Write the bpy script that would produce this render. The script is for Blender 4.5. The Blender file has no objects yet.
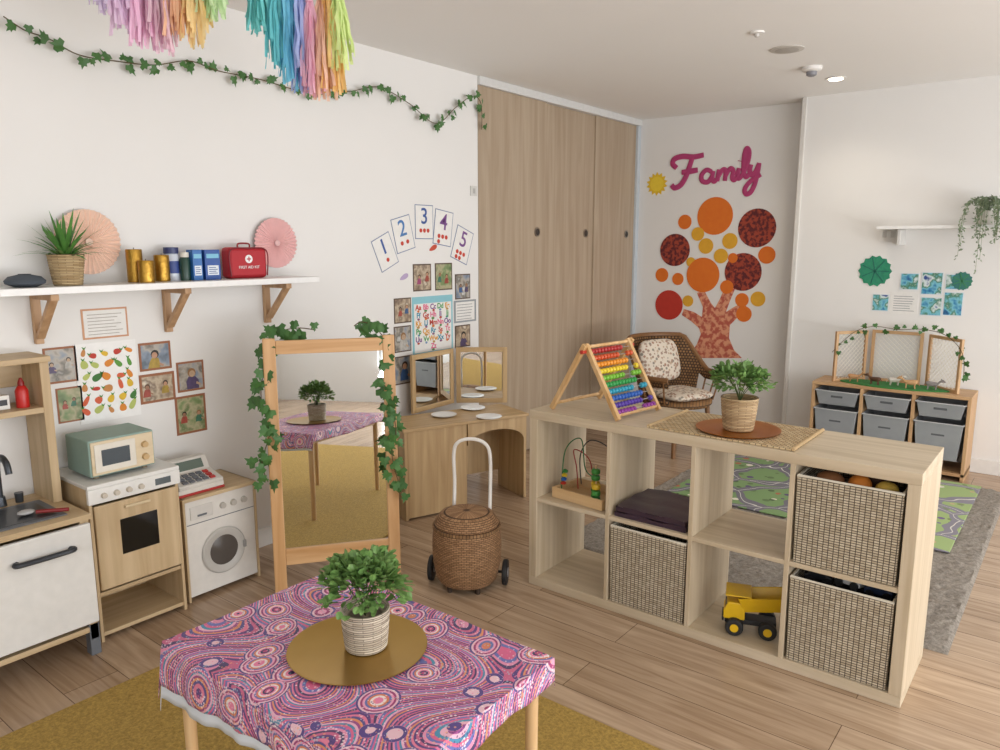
import bpy, bmesh, math, random
from mathutils import Vector, Matrix
random.seed(7)
S=bpy.context.scene; COL=S.collection; PI=math.pi; rnd=random.uniform
V=Vector
# ---------- camera ----------
H=1.443; T=math.radians(9.8); A=math.radians(38.2)
R=V((math.cos(A),math.sin(A),0)); FW=V((-math.sin(A)*math.cos(T),math.cos(A)*math.cos(T),-math.sin(T))); UP=R.cross(FW)
C0=V((0,0,H))
cam=bpy.data.cameras.new('camera'); co=bpy.data.objects.new('camera',cam); COL.objects.link(co)
cam.lens=27; cam.sensor_width=36; cam.clip_start=.05
m3=Matrix((R,UP,-FW)).transposed(); co.matrix_world=Matrix.Translation(C0)@m3.to_4x4(); S.camera=co
try:
    S.view_settings.view_transform='Standard'
except Exception: pass
def ray(u,v): return FW*750+R*(u-500)+UP*(375-v)
def onX(u,v,X=-3.05): d=ray(u,v); return C0+d*(X/d.x)
def onY(u,v,Y): d=ray(u,v); return C0+d*(Y/d.y)
def onZ(u,v,z=0): d=ray(u,v); return C0+d*((z-H)/d.z)
def at(u,v,dep): return C0+ray(u,v)*(dep/750)
# ---------- materials ----------
def lin(h):
    h=h.lstrip('#'); r=[int(h[i:i+2],16)/255 for i in (0,2,4)]
    return tuple([(c/12.92 if c<=.04045 else ((c+.055)/1.055)**2.4) for c in r]+[1])
def newmat(n,rough=.55,metal=0):
    m=bpy.data.materials.new(n); m.use_nodes=True; nt=m.node_tree; b=nt.nodes['Principled BSDF']
    b.inputs['Roughness'].default_value=rough; b.inputs['Metallic'].default_value=metal
    return m,nt,b
def N(nt,ty,ins=None,**kw):
    n=nt.nodes.new(ty)
    for k,v in kw.items(): setattr(n,k,v)
    for k,v in (ins or {}).items(): n.inputs[k].default_value=v
    return n
def ramp(nt,src,stops,const=False):
    r=nt.nodes.new('ShaderNodeValToRGB'); cr_=r.color_ramp
    if const: cr_.interpolation='CONSTANT'
    e=cr_.elements; e[0].position=stops[0][0]; e[0].color=lin(stops[0][1]); e[1].position=stops[-1][0]; e[1].color=lin(stops[-1][1])
    for p,c in stops[1:-1]: q=e.new(p); q.color=lin(c)
    nt.links.new(src,r.inputs[0]); return r.outputs[0]
def mix(nt,a,b,fac,blend='MIX'):
    n=N(nt,'ShaderNodeMix',data_type='RGBA',blend_type=blend)
    for i,x in ((0,fac),(6,a),(7,b)):
        if hasattr(x,'is_linked'): nt.links.new(x,n.inputs[i])
        else: n.inputs[i].default_value=x
    return n.outputs[2]
def math_(nt,op,a,b=0.):
    n=N(nt,'ShaderNodeMath',operation=op)
    for i,x in ((0,a),(1,b)):
        if hasattr(x,'is_linked'): nt.links.new(x,n.inputs[i])
        else: n.inputs[i].default_value=x
    return n.outputs[0]
def bumpit(nt,b,h,st,dist=.01):
    n=N(nt,'ShaderNodeBump',{'Strength':st,'Distance':dist}); nt.links.new(h,n.inputs['Height']); nt.links.new(n.outputs[0],b.inputs['Normal'])
MC={}
def dark(h,f):
    h=h.lstrip('#'); return '#'+''.join('%02x'%max(0,min(255,int(int(h[i:i+2],16)*f))) for i in (0,2,4))
def M(h,rough=.55,metal=0,c2=None,ns=30,bump=0,emit=0):
    k=(h,rough,metal,c2,ns,bump,emit)
    if k in MC: return MC[k]
    m,nt,b=newmat('paint_'+h.strip('#'),rough,metal)
    tc=N(nt,'ShaderNodeTexCoord'); nz=N(nt,'ShaderNodeTexNoise',{'Scale':ns,'Detail':4.})
    nt.links.new(tc.outputs['Object'],nz.inputs['Vector'])
    o=mix(nt,lin(h),lin(c2 or dark(h,.93)),nz.outputs[0]); nt.links.new(o,b.inputs['Base Color'])
    if bump: bumpit(nt,b,nz.outputs[0],bump)
    if emit:
        b.inputs['Emission Color'].default_value=lin(h); b.inputs['Emission Strength'].default_value=emit
    MC[k]=m; return m
def wood(n,c1,c2,axis='x',rough=.45,sc=1.):
    if n in MC: return MC[n]
    m,nt,b=newmat(n,rough); tc=N(nt,'ShaderNodeTexCoord'); mp=N(nt,'ShaderNodeMapping')
    s=[28*sc]*3; s['xyz'.index(axis)]=1.6*sc; mp.inputs['Scale'].default_value=s
    nz=N(nt,'ShaderNodeTexNoise',{'Scale':1.,'Detail':6.,'Distortion':.6})
    nt.links.new(tc.outputs['Object'],mp.inputs[0]); nt.links.new(mp.outputs[0],nz.inputs['Vector'])
    nt.links.new(ramp(nt,nz.outputs[0],[(.33,c2),(.7,c1)]),b.inputs['Base Color']); bumpit(nt,b,nz.outputs[0],.08)
    MC[n]=m; return m
def weave(n,c1,c2,c3,bw,bh,ms,cyl=None,bump=.6,off=.5):
    m,nt,b=newmat(n,.75); tc=N(nt,'ShaderNodeTexCoord'); sp=N(nt,'ShaderNodeSeparateXYZ'); nt.links.new(tc.outputs['Object'],sp.inputs[0])
    if cyl: a=math_(nt,'MULTIPLY',math_(nt,'ARCTAN2',sp.outputs[1],sp.outputs[0]),cyl)
    else: a=math_(nt,'ADD',sp.outputs[0],sp.outputs[1])
    cb=N(nt,'ShaderNodeCombineXYZ'); nt.links.new(a,cb.inputs[0]); nt.links.new(sp.outputs[2],cb.inputs[1])
    br=N(nt,'ShaderNodeTexBrick',{'Scale':1.,'Brick Width':bw,'Row Height':bh,'Mortar Size':ms,'Mortar Smooth':.4,'Color1':lin(c1),'Color2':lin(c2),'Mortar':lin(c3)}); br.offset=off
    nt.links.new(cb.outputs[0],br.inputs[0]); nt.links.new(br.outputs[0],b.inputs['Base Color'])
    bumpit(nt,b,math_(nt,'SUBTRACT',1.,br.outputs[1]),bump,.004); return m
# ---------- mesh builder ----------
class MB:
    def __init__(s): s.bm=bmesh.new(); s.mi=0
    def v(s,p): return s.bm.verts.new(p)
    def f(s,vs):
        try: f=s.bm.faces.new(vs); f.material_index=s.mi; return f
        except ValueError: pass
    def poly(s,pts): return s.f([s.v(p) for p in pts])
    def mark(s): return len(s.bm.verts)
    def xf(s,k,mt):
        s.bm.verts.ensure_lookup_table()
        for q in s.bm.verts[k:]: q.co=mt@q.co
        return s
    def box(s,x0,x1,y0,y1,z0,z1):
        a=[s.v((x,y,z)) for z in (z0,z1) for y in (y0,y1) for x in (x0,x1)]
        for q in ((0,2,3,1),(4,5,7,6),(0,1,5,4),(2,6,7,3),(0,4,6,2),(1,3,7,5)): s.f([a[i] for i in q])
        return s
    def prism(s,pts,z0,z1):
        a=[s.v((x,y,z0)) for x,y in pts]; b=[s.v((x,y,z1)) for x,y in pts]; n=len(pts)
        s.f(a[::-1]); s.f(b)
        for i in range(n): s.f([a[i],a[(i+1)%n],b[(i+1)%n],b[i]])
        return s
    def rings(s,rs,cap=True,closed=False):
        n=len(rs[0]); m=len(rs)
        for j in range(m if closed else m-1):
            r0=rs[j]; r1=rs[(j+1)%m]
            for i in range(n): s.f([r0[i],r0[(i+1)%n],r1[(i+1)%n],r1[i]])
        if cap and not closed: s.f(rs[0][::-1]); s.f(rs[-1])
        return s
    def tube(s,pts,r,n=8,closed=False):
        pts=[V(p) for p in pts]; m=len(pts); rs=[]; nn=None
        for j,p in enumerate(pts):
            if closed: d=pts[(j+1)%m]-pts[j-1]
            else: d=pts[min(j+1,m-1)]-pts[max(j-1,0)]
            d=d.normalized() if d.length>1e-9 else V((0,0,1))
            if nn is None: nn=d.orthogonal().normalized()
            nn=nn-d*nn.dot(d); nn=nn.normalized() if nn.length>1e-6 else d.orthogonal().normalized()
            b=d.cross(nn); rr=r[j] if isinstance(r,(list,tuple)) else r
            rs.append([s.v(p+(nn*math.cos(2*PI*i/n)+b*math.sin(2*PI*i/n))*rr) for i in range(n)])
        return s.rings(rs,closed=closed)
    def cyl(s,p0,p1,r0,r1=None,n=14): return s.tube([p0,p1],[r0,r0 if r1 is None else r1],n)
    def lathe(s,prof,n=28,c=(0,0,0)):
        rs=[[s.v((c[0]+max(r,1e-4)*math.cos(2*PI*i/n),c[1]+max(r,1e-4)*math.sin(2*PI*i/n),c[2]+z)) for i in range(n)] for r,z in prof]
        return s.rings(rs)
    def ell(s,c,rx,ry=None,rz=None,n=12):
        ry=ry or rx; rz=rz or rx
        g=bmesh.ops.create_uvsphere(s.bm,u_segments=n,v_segments=max(6,n*2//3),radius=1,matrix=Matrix.Translation(c)@Matrix.Diagonal((rx,ry,rz,1)))
        for q in g['verts']:
            for f in q.link_faces: f.material_index=s.mi
        return s
    def tray(s,x0,x1,y0,y1,z0,z1,th,tp=0,fl=None):
        def rc(i,z): return [s.v(p) for p in ((x0+i,y0+i,z),(x1-i,y0+i,z),(x1-i,y1-i,z),(x0+i,y1-i,z))]
        fl=fl or th
        return s.rings([rc(tp,z0),rc(0,z1),rc(th,z1),rc(tp+th,z0+fl)])
    def build(s,name,mat,parent=None,bevel=0,smooth=False,loc=None,rot=None,mw=None,solid=0,keepn=False):
        if not keepn: bmesh.ops.recalc_face_normals(s.bm,faces=s.bm.faces)
        me=bpy.data.meshes.new(name); s.bm.to_mesh(me); s.bm.free()
        for m in (mat if isinstance(mat,(list,tuple)) else [mat]): me.materials.append(m)
        if smooth:
            for p in me.polygons: p.use_smooth=True
            me.set_sharp_from_angle(angle=math.radians(40))
        o=bpy.data.objects.new(name,me); COL.objects.link(o)
        if parent: o.parent=parent
        if loc: o.location=loc
        if rot: o.rotation_euler=rot
        if mw: o.matrix_world=mw
        if solid:
            q=o.modifiers.new('s','SOLIDIFY'); q.thickness=solid
        if bevel:
            q=o.modifiers.new('b','BEVEL'); q.width=bevel; q.segments=2; q.limit_method='ANGLE'
        return o
def tag(o,label,cat,group=None):
    o['label']=label; o['category']=cat
    if group: o['group']=group
    return o
def thing(name,label,cat,loc=(0,0,0),rz=0,group=None,mw=None):
    o=bpy.data.objects.new(name,None); COL.objects.link(o); o.empty_display_size=.05
    o.location=loc; o.rotation_euler=(0,0,rz)
    if mw: o.matrix_world=mw
    return tag(o,label,cat,group)
def struct(o,st=True): o['kind']='structure'; return o
def bx(name,mat,parent,x0,x1,y0,y1,z0,z1,bevel=.002): return MB().box(x0,x1,y0,y1,z0,z1).build(name,mat,parent,bevel=bevel)
def cr(P,n=8,closed=False):
    P=[V(p) for p in P]; m=len(P); out=[]
    for i in range(m if closed else m-1):
        g=lambda k:P[k%m] if closed else P[max(0,min(m-1,k))]
        a,b,c,d=g(i-1),g(i),g(i+1),g(i+2)
        for j in range(n):
            t=j/n; out.append(.5*((2*b)+(c-a)*t+(2*a-5*b+4*c-d)*t*t+(3*b-a-3*c+d)*t**3))
    if not closed: out.append(P[-1])
    return out
def text(s,size,mat,parent,loc,rot=(0,0,0),name='lettering',ext=.0004,off=0):
    c=bpy.data.curves.new(name,'FONT'); c.body=s; c.size=size; c.align_x='CENTER'; c.align_y='CENTER'; c.extrude=ext; c.offset=off
    o=bpy.data.objects.new('tmp',c); COL.objects.link(o); me=bpy.data.meshes.new_from_object(o); bpy.data.objects.remove(o)
    me.materials.clear(); me.materials.append(mat); q=bpy.data.objects.new(name,me); COL.objects.link(q)
    q.parent=parent; q.location=loc; q.rotation_euler=rot; return q
XL=-3.05; YF=5.73; YR=5.57; ZC=2.45
BL=Matrix(((0,0,1),(1,0,0),(0,1,0))); BF=Matrix(((1,0,0),(0,0,-1),(0,1,0)))
def PW(u,v,w): return onX(u,v,XL) if w=='L' else onY(u,v,YF if w=='F' else YR)
def WM(c,w,rot=0,off=.002):
    B=BL if w=='L' else BF
    return Matrix.Translation(V(c)+B.col[2]*off)@(B.to_4x4()@Matrix.Rotation(rot,4,'Z'))
def rect(u0,v0,u1,v1,w):
    um,vm=(u0+u1)/2,(v0+v1)/2
    return PW(um,vm,w),(PW(u1,vm,w)-PW(u0,vm,w)).length,(PW(um,v0,w)-PW(um,v1,w)).length
def leaf(mb,p,d,n,L,W,fold=.2):
    d=d.normalized(); s=d.cross(n); s=s.normalized() if s.length>1e-5 else d.orthogonal(); n=s.cross(d)
    b=mb.v(p); t=mb.v(p+d*L-n*L*.15); m=mb.v(p+d*L*.5-n*0); l=mb.v(p+d*L*.5+s*W/2+n*W*fold); r=mb.v(p+d*L*.5-s*W/2+n*W*fold)
    mb.f([b,m,l]); mb.f([l,m,t]); mb.f([b,r,m]); mb.f([r,t,m])
def rleaf(mb,p,d,n,L,W):
    d=d.normalized(); s=d.cross(n); s=s.normalized() if s.length>1e-5 else d.orthogonal(); n=s.cross(d)
    P=[(0,0,0),(.22,.4,.1),(.6,.5,.12),(.88,.3,.04),(1,0,-.08),(.88,-.3,.04),(.6,-.5,.12),(.22,-.4,.1)]
    vs=[mb.v(p+d*a*L+s*b*W+n*c*W) for a,b,c in P]; m=mb.v(p+d*.55*L)
    for i in range(8): mb.f([vs[i],m,vs[(i+1)%8]][::-1])
IV=[(0,0),(.3,-.12),(.52,.2),(.3,.36),(.36,.62),(.13,.62),(0,1),(-.13,.62),(-.36,.62),(-.3,.36),(-.52,.2),(-.3,-.12)]
def ivy(mb,p,d,n,L):
    d=(d-n*d.dot(n)).normalized(); s=d.cross(n)
    mb.poly([p+s*x*L+d*y*L+n*(-abs(x)*.25*L) for x,y in IV])
def rv(): 
    return V((rnd(-1,1),rnd(-1,1),rnd(-1,1))).normalized()
GREEN=M('#3f6a2c',.5,c2='#86a860',ns=45); IVYG=M('#27502a',.5,c2='#52803c',ns=12)
# ---------- room ----------
wallm=M('#e6e4e1',.75,c2='#e2e0dd',ns=3); ceilm=M('#f0eeeb',.85,ns=2,c2='#edebe8')
def floor_mat():
    m,nt,b=newmat('oak_planks',.24); tc=N(nt,'ShaderNodeTexCoord')
    br=N(nt,'ShaderNodeTexBrick',{'Scale':1.,'Brick Width':1.25,'Row Height':.175,'Mortar Size':.0014,'Mortar Smooth':.1,'Bias':0.,'Color1':lin('#c9b095'),'Color2':lin('#b0967b'),'Mortar':lin('#725c48')}); br.offset=.37
    nt.links.new(tc.outputs['Object'],br.inputs[0])
    mp=N(nt,'ShaderNodeMapping'); mp.inputs['Scale'].default_value=(1.2,16,1); nt.links.new(tc.outputs['Object'],mp.inputs[0])
    nz=N(nt,'ShaderNodeTexNoise',{'Scale':2.2,'Detail':8.,'Distortion':1.}); nt.links.new(mp.outputs[0],nz.inputs['Vector'])
    g=ramp(nt,nz.outputs[0],[(.3,'#c4b9ae'),(.7,'#ffffff')])
    nt.links.new(mix(nt,br.outputs[0],g,.8,'MULTIPLY'),b.inputs['Base Color']); bumpit(nt,b,math_(nt,'SUBTRACT',1.,br.outputs[1]),.25,.002)
    return m
struct(MB().box(-3.2,3.2,-2.6,5.9,-.1,0).build('floor',floor_mat()))
struct(MB().box(-3.2,3.2,-2.6,5.9,ZC,ZC+.1).build('ceiling',ceilm))
struct(MB().box(-3.2,XL,-2.6,3.655,0,ZC).build('wall_left',wallm))
struct(MB().box(-3.2,-3.12,3.655,5.9,0,ZC).build('wall_closet',wallm))
struct(MB().box(-3.2,-1.71,YF,5.9,0,ZC).build('wall_far',wallm))
struct(MB().box(-1.71,3.2,YR,5.9,0,ZC).build('wall_right',wallm))
w=MB(); w.box(3.0,3.2,-2.6,5.9,2.2,ZC); w.box(3.0,3.2,-2.6,-.9,0,2.2); w.box(3.0,3.2,5.2,5.9,0,2.2); w.box(3.0,3.2,-.9,5.2,0,.25); struct(w.build('wall_window_side',wallm))
w=MB(); w.box(-3.2,3.2,-2.6,-2.5,2.2,ZC); w.box(-3.2,-1.2,-2.6,-2.5,0,2.2); w.box(2.4,3.2,-2.6,-2.5,0,2.2); w.box(-1.2,2.4,-2.6,-2.5,0,.9); struct(w.build('wall_back',wallm))
wf=M('#cfd2d2',.5)
w=MB()
for y in (-.9,.62,2.15,3.68,5.15): w.box(3.02,3.08,y,y+.05,.25,2.2)
w.box(3.02,3.08,-.9,5.2,.25,.3); w.box(3.02,3.08,-.9,5.2,2.15,2.2); struct(w.build('window_1',wf))
w=MB()
for x in (-1.2,0,1.2,2.35): w.box(x,x+.05,-2.58,-2.52,.9,2.2)
w.box(-1.2,2.4,-2.58,-2.52,.9,.95); w.box(-1.2,2.4,-2.58,-2.52,2.15,2.2); struct(w.build('window_2',wf))
bbm=M('#e8e6e2',.5)
struct(MB().box(XL,XL+.014,-2.5,3.65,0,.09).build('baseboard_left',bbm,bevel=.003))
struct(MB().box(-3.0,-1.71,YF-.014,YF,0,.09).build('baseboard_far',bbm,bevel=.003))
struct(MB().box(-1.71,3.0,YR-.014,YR,0,.09).build('baseboard_right',bbm,bevel=.003))
struct(MB().box(-1.715,-1.685,YR-.012,YR+.02,0,ZC).build('trim_1',M('#dddad4',.5),bevel=.003))
struct(MB().box(XL-.06,XL+.02,3.655,YF,2.40,ZC).build('trim_2',M('#dcdcda',.4),bevel=.004))
struct(MB().box(XL-.07,XL+.012,5.68,YF,0,2.40).build('trim_3',M('#c8d0d6',.4),bevel=.003))
cw=wood('closet_oak','#b2a08a','#a18d76','z',.5,.8)
cy=[3.66,onX(545,200).y,onX(597,200).y,5.68]
for i in range(3):
    xo=(0,-.022,-.008)[i]
    d=struct(MB().box(XL-.03+xo,XL+xo,cy[i]-(.02 if i else 0),cy[i+1]+.01,.012,2.40).build('door_%d'%(i+1),cw,bevel=.002))
    py=onX((537,588,627)[i],232).y; hz=onX(537,232).z
    for nm,rr,z0,z1,mm in (('handle',.032,0,.004,M('#a09a90',.3,.9)),('handle_recess',.022,.004,.005,M('#3a3632',.5))):
        h=MB(); h.prism([(rr*math.cos(t),rr*math.sin(t)) for t in [j*PI/12 for j in range(24)]],z0,z1)
        ho=h.build(nm,mm,d); ho.matrix_local=WM((XL+xo,py,hz),'L',0,0)
struct(MB().box(XL-.05,XL-.02,3.66,5.68,0,.012).build('trim_4',M('#8c8478',.5)))
# ---------- lights ----------
def area(n,loc,rot,sx,sy,e,col=(1,1,1)):
    l=bpy.data.lights.new(n,'AREA'); l.shape='RECTANGLE'; l.size=sx; l.size_y=sy; l.energy=e; l.color=col
    o=bpy.data.objects.new(n,l); COL.objects.link(o); o.location=loc; o.rotation_euler=rot
area('side_window_light',(3.16,2.15,1.25),(0,PI/2,0),1.95,6.0,132,(.98,.992,1))
area('back_window_light',(.9,-2.63,1.55),(PI/2,0,0),2.9,1.25,32,(.96,.98,1))
area('ceiling_fill_light',(3.0,2.15,.4),(0,PI/2+math.radians(50),0),.25,6.0,92,(.98,.992,1))  # added fill lamp tilted upward to brighten the ceiling, not a real source
wd=bpy.data.worlds.new('w'); S.world=wd; wd.use_nodes=True
wd.node_tree.nodes['Background'].inputs[0].default_value=(.85,.9,1,1); wd.node_tree.nodes['Background'].inputs[1].default_value=1.
def cfit(name,label,cat,u,v,prof,mat,extra=None):
    p=onZ(u,v,ZC); t=thing(name,label,cat,p)
    MB().lathe([(r,-z) for r,z in prof],28).build('body',mat,t,smooth=True)
    if extra: MB().lathe([(r,-z) for r,z in extra[0]],24).build(extra[2],extra[1],t,smooth=True)
    return p
wm=M('#efece8',.4)
dp=cfit('downlight','round recessed ceiling downlight glowing warm white','ceiling light',836,78,[(.0,.001),(.058,.001),(.06,.004),(.05,.006),(.042,.006)],wm,([(0,.007),(.04,.007),(.04,.010),(0,.010)],M('#fff3da',.5,emit=14),'lamp'))
l=bpy.data.lights.new('downlight_lamp','SPOT'); l.energy=12; l.spot_size=2.4; l.spot_blend=1.; l.color=(1,.9,.74); l.shadow_soft_size=.04
o=bpy.data.objects.new('downlight_lamp',l); COL.objects.link(o); o.location=dp-V((0,0,.03))
cfit('smoke_detector','white domed detector with grey centre beside the downlight','detector',812,67,[(0,0),(.055,0),(.055,.018),(.045,.025),(0,.026)],wm,([(.03,.026),(.028,.045),(.015,.052),(0,.053)],M('#8a8a90',.4),'sensor'))
cfit('ceiling_vent','flat grey round vent in the ceiling','vent',787,49,[(0,0),(.085,0),(.085,.004),(.07,.007),(0,.007)],M('#cbc5bd',.6),([(.06,.008),(.05,.010),(0,.010)],M('#b5afa7',.6),'disc'))
cfit('ceiling_sprinkler','small white sprinkler cap on ceiling, nearest the camera','sprinkler',757,32,[(0,0),(.035,0),(.033,.008),(0,.009)],wm,([(.014,.009),(.01,.022),(0,.024)],M('#c9c5c0',.4),'nozzle'))
# ---------- cube shelf unit ----------
kw=wood('ash_x','#d0c0a7','#baa88c','x',.45); kwz=wood('ash_z','#d0c0a7','#baa88c','z',.45)
KX,KY,KW,KD,KH=-1.79,2.475,1.45,.39,.77; tk=.038; ti=.016
cwid=(KW-2*tk-3*ti)/4; chh=(KH-2*tk-ti)/2
K=thing('cube_shelf','long low pale ash eight-cube shelf unit dividing the room','shelf unit',(KX,KY,0))
bx('top_panel',kw,K,0,KW,0,KD,KH-tk,KH); bx('bottom_panel',kw,K,0,KW,0,KD,0,tk)
for x in (0,KW-tk): bx('side_panel',kwz,K,x,x+tk,0,KD,tk,KH-tk)
cell=[tk+i*(cwid+ti) for i in range(4)]
for i in range(1,4): bx('divider',kwz,K,cell[i]-ti,cell[i],.002,KD-.002,tk,KH-tk,.001)
ZT=tk+chh+ti
for i in range(4): bx('shelf',kw,K,cell[i],cell[i]+cwid,.003,KD-.003,tk+chh,ZT,.001)
wv=weave('woven_basket','#cfc3ac','#b0a188','#4c4034',.0165,.0085,.0016,off=0.)
for i,r,lab in ((1,0,'woven grey and cream basket in the bottom row, second cube from left'),(3,1,'woven basket with toys in the upper right cube of the shelf'),(3,0,'woven basket holding toy vehicles in the lower right cube')):
    z=(tk if r==0 else ZT)+.001; b=thing('storage_basket',lab,'basket',(KX+cell[i]+.006,KY+.004,z),0,'woven cube baskets')
    bw=cwid-.012; bh=.315 if i==1 else .30
    MB().tray(0,bw,0,.36,0,bh,.010,.004).build('body',wv,b,bevel=.004)
    MB().tube([(0.004,.004,bh),(bw-.004,.004,bh),(bw-.004,.356,bh),(.004,.356,bh)],.006,8,True).build('rim',M('#ded6c4',.8,ns=90),b,smooth=True)
bo=(KX+cell[3],KY,ZT)
def P3(dx,dy,dz): return (bo[0]+dx,bo[1]+dy,bo[2]+dz)
for q,(n_,lab,dx,dy,hexc,rx,ry,rz_) in enumerate([('toy_ball','orange toy ball on top of the upper woven basket',.185,.07,'#d9822c',.036,.036,.034),('soft_toy','brown plush lump in the upper woven basket, left end',.095,.07,'#8a5a34',.045,.035,.028),('toy_fruit','yellow toy fruit beside the orange ball in the basket',.265,.07,'#e3bf56',.035,.028,.026),('soft_toy','dark brown plush toy at the right back of the upper basket',.22,.16,'#5b3a28',.06,.04,.03)]):
    t=thing(n_,lab,'toy',P3(dx,dy,.289)); MB().ell((0,0,0),rx,ry,rz_,16).build('body',M(hexc,.7,ns=60,bump=.3),t,smooth=True)
    MB().cyl((0,0,rz_*.9),(0,.004,rz_+.01),.005,.003).build('stalk',M(dark(hexc,.5),.7),t)
t=thing('toy_filling','folded dark cloth filling the upper woven basket','cloth',P3(.167,.185,.2)); 
MB().ell((0,0,0),.135,.145,.06,18).build('cloth',M('#6a5648',.9,ns=14,bump=.6),t,smooth=True)
def toy_car(name,lab,x,y,z,rz,c,L=.11,tilt=0):
    t=thing(name,lab,'toy vehicle',(x,y,z),rz,None); t.rotation_euler=(tilt,0,rz)
    MB().prism([(-L/2,.012),(L/2,.012),(L/2,.03),(L*.3,.034),(L*.15,.052),(-L*.25,.052),(-L*.36,.034),(-L/2,.032)],-.02,.02).xf(0,Matrix.Rotation(PI/2,4,'X')).build('body',M(c,.35),t,bevel=.003)
    for sx in (-.3,.3):
        for sy in (-1,1): MB().cyl((sx*L,sy*.018,.014),(sx*L,sy*.026,.014),.014,n=16).build('wheel',M('#1c1c1e',.6),t,smooth=True)
lb=(KX+cell[3],KY,tk)
toy_car('toy_car','black toy car lying in the lower right basket',lb[0]+.075,lb[1]+.09,lb[2]+.275,.2,'#202124',.09,.2)
toy_car('toy_car','white toy car lying in the lower right basket',lb[0]+.17,lb[1]+.10,lb[2]+.275,-.2,'#d8d8d6',.085,-.2)
toy_car('toy_truck','dark blue toy truck leaning at right of the lower basket',lb[0]+.262,lb[1]+.10,lb[2]+.275,.1,'#28344e',.085,.2)
t=thing('toy_filling','dark jumble of cloth filling the lower right basket','cloth',(lb[0]+.167,lb[1]+.185,lb[2]+.2)); MB().ell((0,0,0),.135,.145,.06,18).build('cloth',M('#35323a',.9,ns=14,bump=.6),t,smooth=True)
t=thing('folded_cloth','dark plum shiny folded fabric in the second upper cube','folded fabric',(KX+cell[1]+.165,KY+.16,ZT+.0005))
for q_,(zz,hh,sx_,sy_) in enumerate(((0,.02,.15,.14),(.02,.022,.146,.136))):
    mb=MB(); mb.box(-sx_,sx_,-sy_,sy_,zz,zz+hh); bmesh.ops.subdivide_edges(mb.bm,edges=mb.bm.edges[:],cuts=8,use_grid_fill=True)
    for q in mb.bm.verts:
        if q.co.z>zz+hh-.001: q.co.z+=.0035*math.sin(q.co.x*38+q.co.y*20+q_)+.002*math.sin(q.co.y*60)
    mb.build('fold',M('#43303f',.4,c2='#2f2230',ns=12,bump=.3),t,smooth=True,bevel=.006)
bz=ZT; t=thing('bead_maze','wooden bead toy with curved wires and green bead stacks','toy',(KX+cell[0]+.18,KY+.13,bz+.0005),-.1)
wo=wood('pale_wood','#d9b98c','#c6a070','x',.5)
mb=MB(); mb.tray(-.13,.13,-.09,.09,.0,.045,.012); mb.build('base',wo,t,bevel=.003)
for px,py,cs in ((.06,-.04,['#3f8f3f','#2f7a3a','#d8b52e','#3f8f3f','#3f8f3f']),(.10,.02,['#2f7a3a','#c23a2a','#3f8f3f','#3f8f3f']),(.085,-.07,['#2f7a3a','#3f8f3f','#d8b52e'])):
    MB().cyl((px,py,.01),(px,py,.03+.027*len(cs)),.003).build('rod',wo,t)
    for j,c in enumerate(cs): MB().lathe([(.004,0),(.017,.003),(.019,.012),(.017,.021),(.004,.024)],16,(px,py,.025+j*.026)).build('bead',M(c,.4),t,smooth=True)
for c,pts in (('#2b6d3a',[(-.11,-.05,.03),(-.1,-.04,.2),(-.05,0,.25),(-.04,.02,.12),(.0,.03,.08),(.03,.03,.03)]),('#222428',[(-.09,.06,.03),(-.09,.05,.16),(-.03,.04,.24),(.06,.05,.22),(.1,.05,.15),(.11,.06,.03)]),('#a2332a',[(-.06,.0,.03),(-.07,.0,.12),(-.1,.02,.19),(-.04,.05,.15),(-.02,.05,.03)])):
    MB().tube(cr(pts),.0026,6).build('wire',M(c,.4),t,smooth=True)
for j in range(4): MB().lathe([(.003,0),(.012,.002),(.013,.009),(.003,.016)],14,(-.105+.003*j,-.045,.05+.018*j)).build('bead',M(['#c23a2a','#2c5fae','#d8b52e','#2f7a3a'][j],.4),t,smooth=True)
# dump truck
yel=M('#e2b714',.4); blk=M('#1e1f22',.6)
t=thing('dump_truck','yellow toy dump truck with black wheels in lower cube','toy vehicle',(KX+cell[2]+.19,KY+.12,tk),math.radians(200))
bx('chassis',blk,t,-.09,.09,-.03,.03,.035,.055,.003)
mb=MB(); mb.prism([(.02,.055),(.095,.055),(.095,.085),(.08,.12),(.02,.12)],-.04,.04); mb.xf(0,Matrix.Rotation(PI/2,4,'X')); cabo=mb.build('cab',yel,t,bevel=.004)
bx('windscreen',M('#2b3036',.15),cabo,.0846,.0895,-.03,.03,.088,.108,0)
bx('bumper',blk,t,.092,.1,-.04,.04,.045,.06,.002)
mb=MB(); mb.tray(-.12,.05,-.055,.055,.0,.06,.005,.02); mb.xf(0,Matrix.Translation((-.01,0,.09))@Matrix.Rotation(math.radians(8),4,'Y')); mb.build('dump_bed',yel,t,bevel=.002)
mb=MB(); mb.box(.0,.09,-.055,.055,.15,.155); mb.build('bed_canopy',yel,t,bevel=.002)
for x in (-.06,.055):
    for y in (-1,1):
        o_=MB().cyl((x,y*.035,.032),(x,y*.062,.032),.032,n=20).build('wheel',blk,t,bevel=.004,smooth=True)
        MB().cyl((x,y*.060,.032),(x,y*.065,.032),.015,n=14).build('hub',yel,o_,smooth=True)
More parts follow.
